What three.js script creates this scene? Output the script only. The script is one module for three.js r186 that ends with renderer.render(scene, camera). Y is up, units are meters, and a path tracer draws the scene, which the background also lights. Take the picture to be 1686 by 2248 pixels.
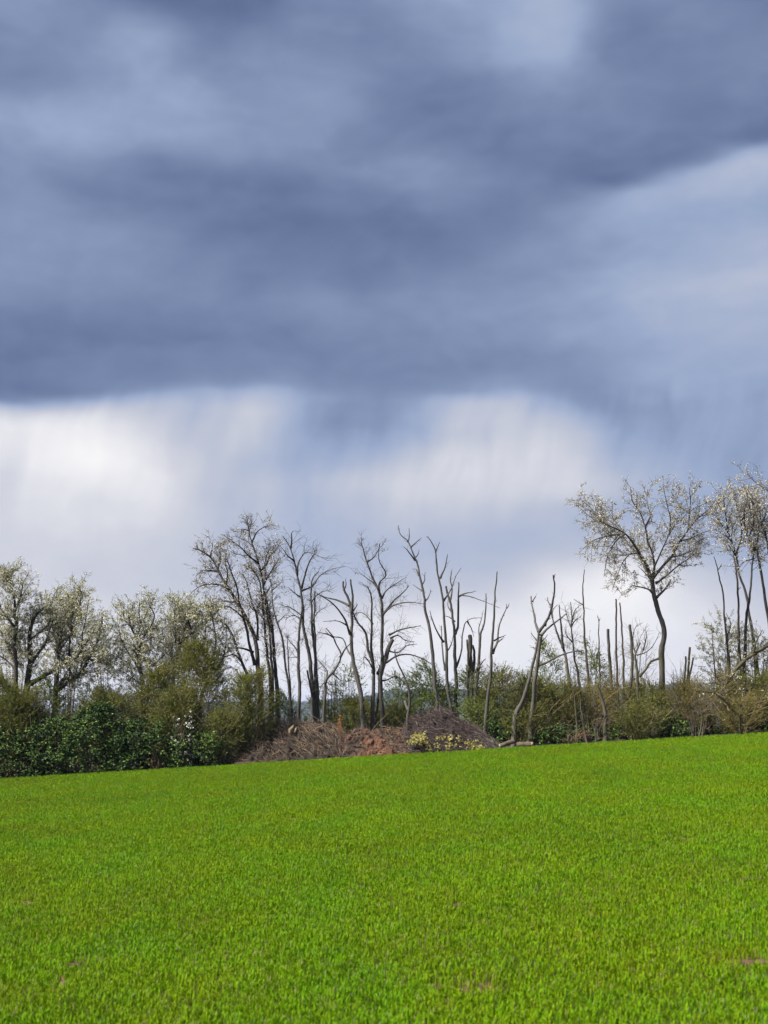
import * as THREE from 'three';
import { ImprovedNoise } from 'three/addons/math/ImprovedNoise.js';

// ---------------------------------------------------------------- camera, sky, sun, exposure
const scene = new THREE.Scene();
const EYE = 2.25, TILT = Math.atan(436 / 3122);
const camera = new THREE.PerspectiveCamera(2 * Math.atan(1124 / 3122) * 180 / Math.PI, 768 / 1024, 0.1, 9000);
camera.position.set(0, EYE, 0);
camera.rotation.x = TILT;
camera.focus = 47; camera.userData.fStop = 3.2;
const EXPOSURE = 2.75;
const renderer = new THREE.WebGLRenderer();
renderer.toneMapping = THREE.LinearToneMapping;
renderer.toneMappingExposure = EXPOSURE;
renderer.shadowMap.enabled = true;

const noise = new ImprovedNoise();
const N3 = (x, y, z) => noise.noise(x, y, z);
const fbm = (x, y, z, o = 4) => { let a = 0.5, s = 0; for (let i = 0; i < o; i++) { s += a * N3(x, y, z); x = x * 2.03 + 7.1; y = y * 2.03 + 3.7; z = z * 2.03 + 1.3; a *= 0.5; } return s; };
const clamp = (x, a, b) => Math.min(Math.max(x, a), b), lerp = (a, b, t) => a + (b - a) * t;
const smooth = (a, b, x) => { const t = clamp((x - a) / (b - a), 0, 1); return t * t * (3 - 2 * t); };
const toLin = (c) => (c <= 0.04045 ? c / 12.92 : Math.pow((c + 0.055) / 1.055, 2.4));

const SUN = new THREE.Vector3(-0.56, 0.80, 0.26).normalize();
{ // the storm sky: cloud brightness by compass bearing (degrees right of the view) and height (degrees)
  const AZ = [-15.1, -12.7, -10.2, -7.7, -5.2, -2.6, 0, 2.5, 5.0, 7.6, 10.1, 12.5, 15];
  const ROWS = [
    [30, .54, .52, .48, .47, .49, .52, .55, .59, .62, .64, .56, .55, .50],
    [27.5, .56, .54, .47, .44, .46, .52, .53, .58, .62, .67, .54, .56, .48],
    [26.0, .55, .57, .61, .50, .53, .55, .54, .56, .61, .65, .52, .52, .52],
    [24.3, .53, .58, .60, .60, .57, .58, .51, .50, .54, .56, .53, .50, .50],
    [22.9, .62, .63, .62, .60, .58, .56, .51, .48, .50, .52, .50, .48, .50],
    [21.9, .60, .60, .58, .56, .55, .54, .55, .53, .50, .49, .48, .47, .47],
    [21.4, .58, .55, .53, .52, .52, .52, .55, .55, .51, .49, .47, .49, .66],
    [20.95, .58, .53, .50, .49, .49, .50, .54, .56, .52, .49, .47, .64, .72],
    [20.4, .57, .52, .50, .49, .48, .49, .51, .53, .51, .51, .61, .67, .68],
    [19.7, .57, .52, .50, .49, .47, .48, .48, .50, .50, .55, .63, .65, .64],
    [18.5, .57, .56, .54, .52, .49, .47, .47, .49, .54, .58, .60, .63, .66],
    [17.4, .58, .57, .56, .54, .51, .50, .49, .53, .57, .59, .64, .66, .70],
    [16.4, .55, .55, .54, .53, .53, .56, .54, .55, .57, .60, .66, .71, .72],
    [15.0, .50, .49, .49, .50, .51, .53, .54, .55, .56, .60, .64, .68, .68],
    [13.9, .49, .49, .50, .52, .53, .53, .52, .53, .53, .57, .62, .65, .66],
    [13.0, .48, .49, .51, .54, .57, .55, .52, .57, .62, .54, .60, .63, .65],
    [12.5, .48, .50, .56, .63, .72, .60, .53, .70, .75, .57, .58, .62, .64],
    [12.0, .52, .66, .76, .73, .80, .61, .54, .73, .79, .64, .56, .61, .63],
    [11.6, .80, .86, .84, .74, .81, .60, .55, .74, .81, .71, .57, .61, .63],
    [11.1, .92, .95, .90, .75, .80, .61, .58, .74, .83, .78, .59, .61, .63],
    [10.0, .91, .98, .96, .79, .75, .66, .68, .82, .87, .84, .68, .64, .63],
    [9.0, .88, .92, .94, .79, .77, .75, .79, .84, .86, .84, .73, .66, .63],
    [7.9, .87, .88, .88, .81, .75, .74, .76, .79, .78, .74, .69, .64, .63],
    [6.5, .85, .85, .83, .79, .74, .72, .72, .73, .71, .76, .80, .70, .66],
    [5.0, .85, .84, .83, .80, .79, .75, .76, .78, .82, .94, .97, .83, .76],
    [3.6, .89, .89, .87, .87, .87, .87, .91, .94, .94, .97, .97, .90, .85],
    [2.0, .93, .93, .92, .93, .94, .94, .95, .96, .95, .95, .94, .92, .90],
    [0.0, .95, .95, .95, .95, .95, .96, .96, .96, .96, .95, .95, .94, .93],
  ];
  const mean = ROWS.map((r) => { let s = 0; for (let i = 1; i < r.length; i++) s += r[i]; return s / 13; });
  const cub = (a, b, c, d, t) => { const m1 = (c - a) / 2, m2 = (d - b) / 2, t2 = t * t, t3 = t2 * t; return (2 * t3 - 3 * t2 + 1) * b + (t3 - 2 * t2 + t) * m1 + (3 * t2 - 2 * t3) * c + (t3 - t2) * m2; };
  const rowAt = (el) => { let i = 0; while (i < ROWS.length - 2 && ROWS[i + 1][0] > el) i++; return [i, clamp((ROWS[i][0] - el) / (ROWS[i][0] - ROWS[i + 1][0]), 0, 1)]; };
  const across = (r, az) => { const x = clamp((az + 15.1) / 30.1 * 12, 0, 12), i = Math.min(11, Math.floor(x)), t = x - i, v = (k) => r[1 + clamp(k, 0, 12)]; return cub(v(i - 1), v(i), v(i + 1), v(i + 2), t); };
  const grid = (az, el) => { const [i, t] = rowAt(el), r = (k) => across(ROWS[clamp(k, 0, ROWS.length - 1)], az); return cub(r(i - 1), r(i), r(i + 1), r(i + 2), t); };
  const meanAt = (el) => { const [i, t] = rowAt(el); return lerp(mean[i], mean[i + 1], t); };
  // cloud tone, dark slate to white
  const RAMP = [[.40, 88, 104, 140], [.46, 103, 120, 156], [.52, 119, 136, 171], [.58, 136, 152, 185], [.64, 154, 170, 201], [.70, 170, 182, 208], [.78, 191, 197, 213], [.86, 211, 213, 223], [.94, 234, 234, 239], [1.02, 252, 251, 251]]
    .map((r) => [r[0], ...r.slice(1).map((c) => toLin(c / 255) / EXPOSURE)]);
  const W = 4096, H = 2048, data = new Float32Array(W * H * 4), D2 = 180 / Math.PI;
  for (let row = 0; row < H; row++) {
    const up = ((row + 0.5) / H - 0.5) * Math.PI, el = Math.max(0, up * D2), cu = Math.cos(up), su = Math.sin(up);
    for (let col = 0; col < W; col++) {
      const o = (row * W + col) * 4;
      if (row < H / 2 - 2) { // below the horizon: the mean tone of the land's haze, one colour
        data[o] = 0.10; data[o + 1] = 0.11; data[o + 2] = 0.10; data[o + 3] = 1; continue;
      }
      const ang = ((col + 0.5) / W - 0.5) * 2 * Math.PI;
      let az = (ang + Math.PI / 2) * D2; if (az > 180) az -= 360;
      const dx = Math.cos(ang) * cu, dz = Math.sin(ang) * cu;
      const inFrame = (1 - smooth(15.5, 23, Math.abs(az))) * (1 - smooth(28.5, 34, el));
      // billows: noise on a cloud layer overhead, stretched towards the horizon
      const s = 1 / (su + 0.16), px = dx * s * 1.5, pz = dz * s * 1.5;
      const big = fbm(px, pz, 0.7, 4);
      let v = meanAt(el) + 0.30 * big;
      if (inFrame > 0.001) {
        const wx = fbm(az * 0.16, el * 0.3, 3.1, 4) * 1.4, wy = fbm(az * 0.14 + 9, el * 0.28, 5.7, 4) * 0.7;
        const wf = smooth(1, 8, el);
        let g = grid(az + wx * wf, el + wy * wf * smooth(34, 22, el));
        const detail = fbm(az * 0.30 + wx * .6, el * 0.66 + wy, 11.3, 5);
        g = lerp(g, .54 + (g - .54) * 1.08 - .006, smooth(12.4, 14, el));
        g += 0.062 * detail * smooth(9, 14, el) + 0.016 * fbm(az * 1.1 + wx, el * 2.4 + wy * 2, 17.3, 4) * smooth(9, 13, el);
        // rain shafts hanging from the cloud base
        const lean = az + (12 - el) * 0.22 + 0.5 * N3(az * 0.5, el * 0.4, 2.2);
        const shaft = fbm(lean * 0.5, el * 0.13, 21.5, 4);
        const fine = fbm(lean * 1.5, el * 0.22, 27.5, 5), patch = smooth(-.12, .22, fbm(az * .22 + 3, el * .25, 51.5, 2));
        g += (0.10 * shaft + 0.065 * fine * (.35 + .65 * patch) * smooth(.5, .6, g) * smooth(.97, .84, g)) * smooth(5.5, 10, el) * smooth(13.6, 12.0, el);
        g += 0.035 * fbm(az * 0.5, el * 0.6, 31.5, 3) * smooth(12, 8, el);
        v = lerp(v, g, inFrame);
      }
      v += 0.010 * fbm(az * 1.6, el * 2.6, 41.5, 3);
      v = clamp(v, 0.40, 1.01);
      let i = 0; while (i < RAMP.length - 2 && RAMP[i + 1][0] < v) i++;
      const t = clamp((v - RAMP[i][0]) / (RAMP[i + 1][0] - RAMP[i][0]), 0, 1);
      for (let c = 0; c < 3; c++) data[o + c] = lerp(RAMP[i][c + 1], RAMP[i + 1][c + 1], t);
      data[o + 3] = 1;
    }
  }
  const sky = new THREE.DataTexture(data, W, H, THREE.RGBAFormat, THREE.FloatType);
  sky.mapping = THREE.EquirectangularReflectionMapping; sky.magFilter = THREE.LinearFilter; sky.needsUpdate = true;
  scene.background = sky; scene.environment = sky;
}
const sun = new THREE.DirectionalLight(new THREE.Color(1, 0.95, 0.86), 3.9);
sun.name = 'sun';
sun.position.copy(SUN).multiplyScalar(80).add(new THREE.Vector3(0, 0, -35)); sun.target.position.set(0, 0, -35);
sun.castShadow = true; sun.shadow.radius = 10; sun.shadow.mapSize.set(4096, 4096);
Object.assign(sun.shadow.camera, { left: -40, right: 40, top: 40, bottom: -40, near: 1, far: 200 });
scene.add(sun, sun.target);

// ---------------------------------------------------------------- helpers
const rng = (seed) => { let a = seed >>> 0; return () => { a = (a + 0x6D2B79F5) >>> 0; let t = a; t = Math.imul(t ^ (t >>> 15), t | 1); t ^= t + Math.imul(t ^ (t >>> 7), t | 61); return ((t ^ (t >>> 14)) >>> 0) / 4294967296; }; };
const taken = {};
const numbered = (n) => { const k = taken[n] = (taken[n] ?? -1) + 1; return k ? n + '_' + String(k).padStart(3, '0') : n; };
const SX = 0.05965, SD = 0.01732;
// height of the land: the field falls to the left and rises gently to the hedge; beyond the hedge it drops away
function land(x, z) {
  const d = -z;
  return 60 * SX * Math.tanh(x / 60) + SD * clamp(d, -40, 54) - 0.03 * clamp(d - 54, 0, 500);
}
function thing(name, label, category, x, z, group, turn = 0, y = land(x, z)) {
  const o = new THREE.Group(); o.name = numbered(name); o.position.set(x, y, z); o.rotation.y = turn;
  o.userData = { label, category }; if (group) o.userData.group = group;
  scene.add(o); return o;
}
const V = (x, y, z) => new THREE.Vector3(x, y, z);
const mix3 = (a, b, t) => [lerp(a[0], b[0], t), lerp(a[1], b[1], t), lerp(a[2], b[2], t)];

class Geo { // collects tubes and leaf faces into one geometry
  constructor() { this.p = []; this.n = []; this.c = []; this.u = []; this.i = []; this.nv = 0; }
  vert(x, y, z, nx, ny, nz, c, u = 0, v = 0) { this.p.push(x, y, z); this.n.push(nx, ny, nz); this.c.push(c[0], c[1], c[2]); this.u.push(u, v); return this.nv++; }
  // pts: Vector3[], rad: number[], col(i, k) -> rgb
  tube(pts, rad, sides, col, cap = true) {
    const m = pts.length, t = V(), a = V(), b = V(), r = V(); let len = 0, first = this.nv;
    for (let i = 0; i < m; i++) {
      t.copy(pts[Math.min(i + 1, m - 1)]).sub(pts[Math.max(i - 1, 0)]).normalize();
      if (i === 0) { a.set(Math.abs(t.x) < 0.9 ? 1 : 0, 0, Math.abs(t.x) < 0.9 ? 0 : 1); } else len += pts[i].distanceTo(pts[i - 1]);
      a.addScaledVector(t, -a.dot(t)); if (a.lengthSq() < 1e-8) a.set(t.y, t.z, t.x); a.normalize(); b.crossVectors(t, a);
      for (let k = 0; k <= (sides > 4 ? sides : sides - 1); k++) {
        const th = k / sides * 2 * Math.PI; r.copy(a).multiplyScalar(Math.cos(th)).addScaledVector(b, Math.sin(th));
        const R = rad[i] * (sides > 4 ? 1 + 0.16 * N3(pts[i].x * 3 + r.x * 1.2, pts[i].y * 2.2 + r.y, pts[i].z * 3 + r.z * 1.2) : 1);
        this.vert(pts[i].x + r.x * R, pts[i].y + r.y * R, pts[i].z + r.z * R, r.x, r.y, r.z, col(i, k), k / sides, len);
      }
    }
    const w = sides > 4 ? sides + 1 : sides;
    for (let i = 0; i < m - 1; i++) for (let k = 0; k < sides; k++) {
      const k2 = sides > 4 ? k + 1 : (k + 1) % sides, A = first + i * w + k, B = first + i * w + k2;
      this.i.push(A, B, A + w, B, B + w, A + w);
    }
    if (cap && sides > 4) {
      const e = pts[m - 1], c = this.vert(e.x + t.x * rad[m - 1] * 0.5, e.y + t.y * rad[m - 1] * 0.5, e.z + t.z * rad[m - 1] * 0.5, t.x, t.y, t.z, col(m - 1, -1), 0.5, len);
      for (let k = 0; k < sides; k++) this.i.push(first + (m - 1) * w + k, first + (m - 1) * w + k + 1, c);
    }
    return this;
  }
  leaf(x, y, z, dx, dy, dz, sx, sy, sz, L, Wd, c) { // a folded diamond leaf from its stalk along d, with its width along s
    const nx = dy * sz - dz * sy, ny = dz * sx - dx * sz, nz = dx * sy - dy * sx, q = L * 0.45, f = Wd * 0.3;
    const a = this.vert(x, y, z, nx, ny, nz, c), b = this.vert(x + dx * q + sx * Wd / 2 + nx * f, y + dy * q + sy * Wd / 2 + ny * f, z + dz * q + sz * Wd / 2 + nz * f, nx, ny, nz, c),
      t = this.vert(x + dx * L, y + dy * L, z + dz * L, nx, ny, nz, c), d = this.vert(x + dx * q - sx * Wd / 2 + nx * f, y + dy * q - sy * Wd / 2 + ny * f, z + dz * q - sz * Wd / 2 + nz * f, nx, ny, nz, c);
    this.i.push(a, t, b, a, d, t);
  }
  build(flat) {
    const g = new THREE.BufferGeometry();
    g.setAttribute('position', new THREE.Float32BufferAttribute(this.p, 3)); if (!flat) g.setAttribute('normal', new THREE.Float32BufferAttribute(this.n, 3));
    g.setAttribute('color', new THREE.Float32BufferAttribute(this.c, 3)); g.setAttribute('uv', new THREE.Float32BufferAttribute(this.u, 2));
    g.setIndex(this.i); return g;
  }
  mesh(name, mat, parent, kind) {
    const m = new THREE.Mesh(this.build(mat.side === THREE.DoubleSide), mat); m.name = name; m.castShadow = m.receiveShadow = true; if (kind) m.userData.kind = kind; parent.add(m); return m;
  }
}
// a random unit vector across d
function across(R, d) { const v = V(R() * 2 - 1, R() * 2 - 1, R() * 2 - 1); v.addScaledVector(d, -v.dot(d)); return v.lengthSq() < 1e-6 ? across(R, d) : v.normalize(); }
const dirR = (R) => { const z = R() * 2 - 1, a = R() * 6.2832, q = Math.sqrt(1 - z * z); return V(q * Math.cos(a), z, q * Math.sin(a)); };

function greyTexture(w, h, f) {
  const d = new Uint8Array(w * h * 4);
  for (let y = 0; y < h; y++) for (let x = 0; x < w; x++) { const v = clamp(f(x / w, y / h), 0, 1) * 255, o = (y * w + x) * 4; d[o] = d[o + 1] = d[o + 2] = v; d[o + 3] = 255; }
  const t = new THREE.DataTexture(d, w, h); t.wrapS = t.wrapT = THREE.RepeatWrapping; t.magFilter = THREE.LinearFilter; t.needsUpdate = true; return t;
}
// tiles by walking round circles in noise space
const tile = (u, v, fu, fv, o) => { const a = u * 2 * Math.PI, b = v * 2 * Math.PI; return fbm(Math.cos(a) * fu + 5 + Math.cos(b) * fv, Math.sin(a) * fu + 9, Math.sin(b) * fv + Math.cos(b) * 0.3 * fv, o); };
const barkTex = greyTexture(256, 512, (u, v) => { const f = tile(u, v, 2.6, 1.2, 5); return 0.74 + 0.55 * f - 0.35 * smooth(0.05, -0.25, tile(u, v, 4.5, 0.8, 3)) * 0.8; });
const bark = new THREE.MeshStandardMaterial({ vertexColors: true, map: barkTex, bumpMap: barkTex, bumpScale: 0.012, roughness: 0.92 });
const twigMat = new THREE.MeshPhysicalMaterial({ vertexColors: true, roughness: 0.85, specularIntensity: 0.5 });
const leafMat = new THREE.MeshPhysicalMaterial({ vertexColors: true, roughness: 0.85, specularIntensity: 0.4, transmission: 0.35, thickness: 0, side: THREE.DoubleSide });
const ivyMat = new THREE.MeshPhysicalMaterial({ vertexColors: true, roughness: 0.62, specularIntensity: 0.45, side: THREE.DoubleSide });
const petalMat = new THREE.MeshPhysicalMaterial({ vertexColors: true, roughness: 0.9, transmission: 0.3, thickness: 0, side: THREE.DoubleSide });

// ---------------------------------------------------------------- ground and far hills
const structure = (m, name) => { m.name = name; m.userData.kind = 'structure'; m.castShadow = m.receiveShadow = true; scene.add(m); return m; };
{
  const rs = [0]; for (let r = 2; r < 5200; r *= r < 70 ? 1.045 : 1.14) rs.push(r);
  const A = 220, p = [], c = [], uv = [], idx = [];
  rs.forEach((r) => {
    for (let k = 0; k <= A; k++) {
      const a = k / A * 2 * Math.PI, x = r * Math.sin(a), z = -r * Math.cos(a), d = -z;
      p.push(x, land(x, z), z); uv.push(x / 2.5, z / 2.5);
      const beyond = smooth(52, 70, d) , hedge = smooth(45.5, 47, d) * (1 - beyond), q = 0.85 + 0.5 * fbm(x * 0.8, z * 0.8, 2.5, 3);
      const soil = [0.145 * q, 0.082 * q, 0.036 * q], litter = [0.095 * q, 0.068 * q, 0.046 * q], meadow = [0.055, 0.085, 0.03];
      c.push(...mix3(mix3(soil, litter, hedge), meadow, beyond));
    }
  });
  for (let i = 0; i < rs.length - 1; i++) for (let k = 0; k < A; k++) { const a = i * (A + 1) + k, b = a + A + 1; idx.push(a, a + 1, b, b, a + 1, b + 1); }
  const g = new THREE.BufferGeometry(); g.setAttribute('position', new THREE.Float32BufferAttribute(p, 3)); g.setAttribute('color', new THREE.Float32BufferAttribute(c, 3)); g.setAttribute('uv', new THREE.Float32BufferAttribute(uv, 2)); g.setIndex(idx); g.computeVertexNormals();
  const soilTex = greyTexture(512, 512, (u, v) => 0.62 + 0.75 * tile(u, v, 3.2, 3.2, 6) + 0.4 * tile(u, v, 14, 14, 3));
  structure(new THREE.Mesh(g, new THREE.MeshStandardMaterial({ vertexColors: true, map: soilTex, bumpMap: soilTex, bumpScale: 0.03, roughness: 0.97 })), 'ground');
}
{ // wooded ridge far behind the hedge: bearing (tangent), height above eye level (tangent)
  const prof = [[-.9, .004], [-.27, .000], [-.232, -.002], [-.222, .001], [-.2155, .0045], [-.205, .0058], [-.19, .007], [-.15, .006], [-.06, .0062], [-.02, .009], [.008, .0148], [.03, .0155], [.08, .0150], [.14, .0165], [.17, .0160], [.21, .0195], [.27, .0205], [.9, .018]];
  const at = (t) => { let i = 0; while (i < prof.length - 2 && prof[i + 1][0] < t) i++; return lerp(prof[i][1], prof[i + 1][1], smooth(prof[i][0], prof[i + 1][0], t)); };
  const p = [], c = [], idx = [], NX = 1400, NR = 10;
  for (let i = 0; i <= NX; i++) {
    const t = -0.9 + 1.8 * i / NX;
    for (let j = 0; j <= NR; j++) {
      const d = 1150 + 650 * j / NR, x = t * d, k = Math.sin(Math.min(1, j / (NR - 2)) * Math.PI / 2), top = EYE + at(t) * 1600;
      const b = j > 0 ? 5.0 * fbm(x * 0.035, d * 0.02, 4.4, 2) + 3.0 * fbm(x * 0.16, d * 0.1, 8.4, 3) : 0;
      p.push(x, j === NR ? -20 : lerp(-14, top, k) + b * k, -d);
      const q = 0.8 + 0.9 * fbm(x * 0.05, d * 0.03, 1.4, 3); c.push(0.030 * q, 0.042 * q, 0.028 * q);
    }
  }
  for (let i = 0; i < NX; i++) for (let j = 0; j < NR; j++) { const a = i * (NR + 1) + j, b = a + NR + 1; idx.push(a, b, a + 1, b, b + 1, a + 1); }
  const g = new THREE.BufferGeometry(); g.setAttribute('position', new THREE.Float32BufferAttribute(p, 3)); g.setAttribute('color', new THREE.Float32BufferAttribute(c, 3)); g.setIndex(idx); g.computeVertexNormals();
  structure(new THREE.Mesh(g, new THREE.MeshStandardMaterial({ vertexColors: true, roughness: 1 })), 'hills');
}
scene.fog = new THREE.FogExp2(0x9fb4e6, 0.00012);

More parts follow.
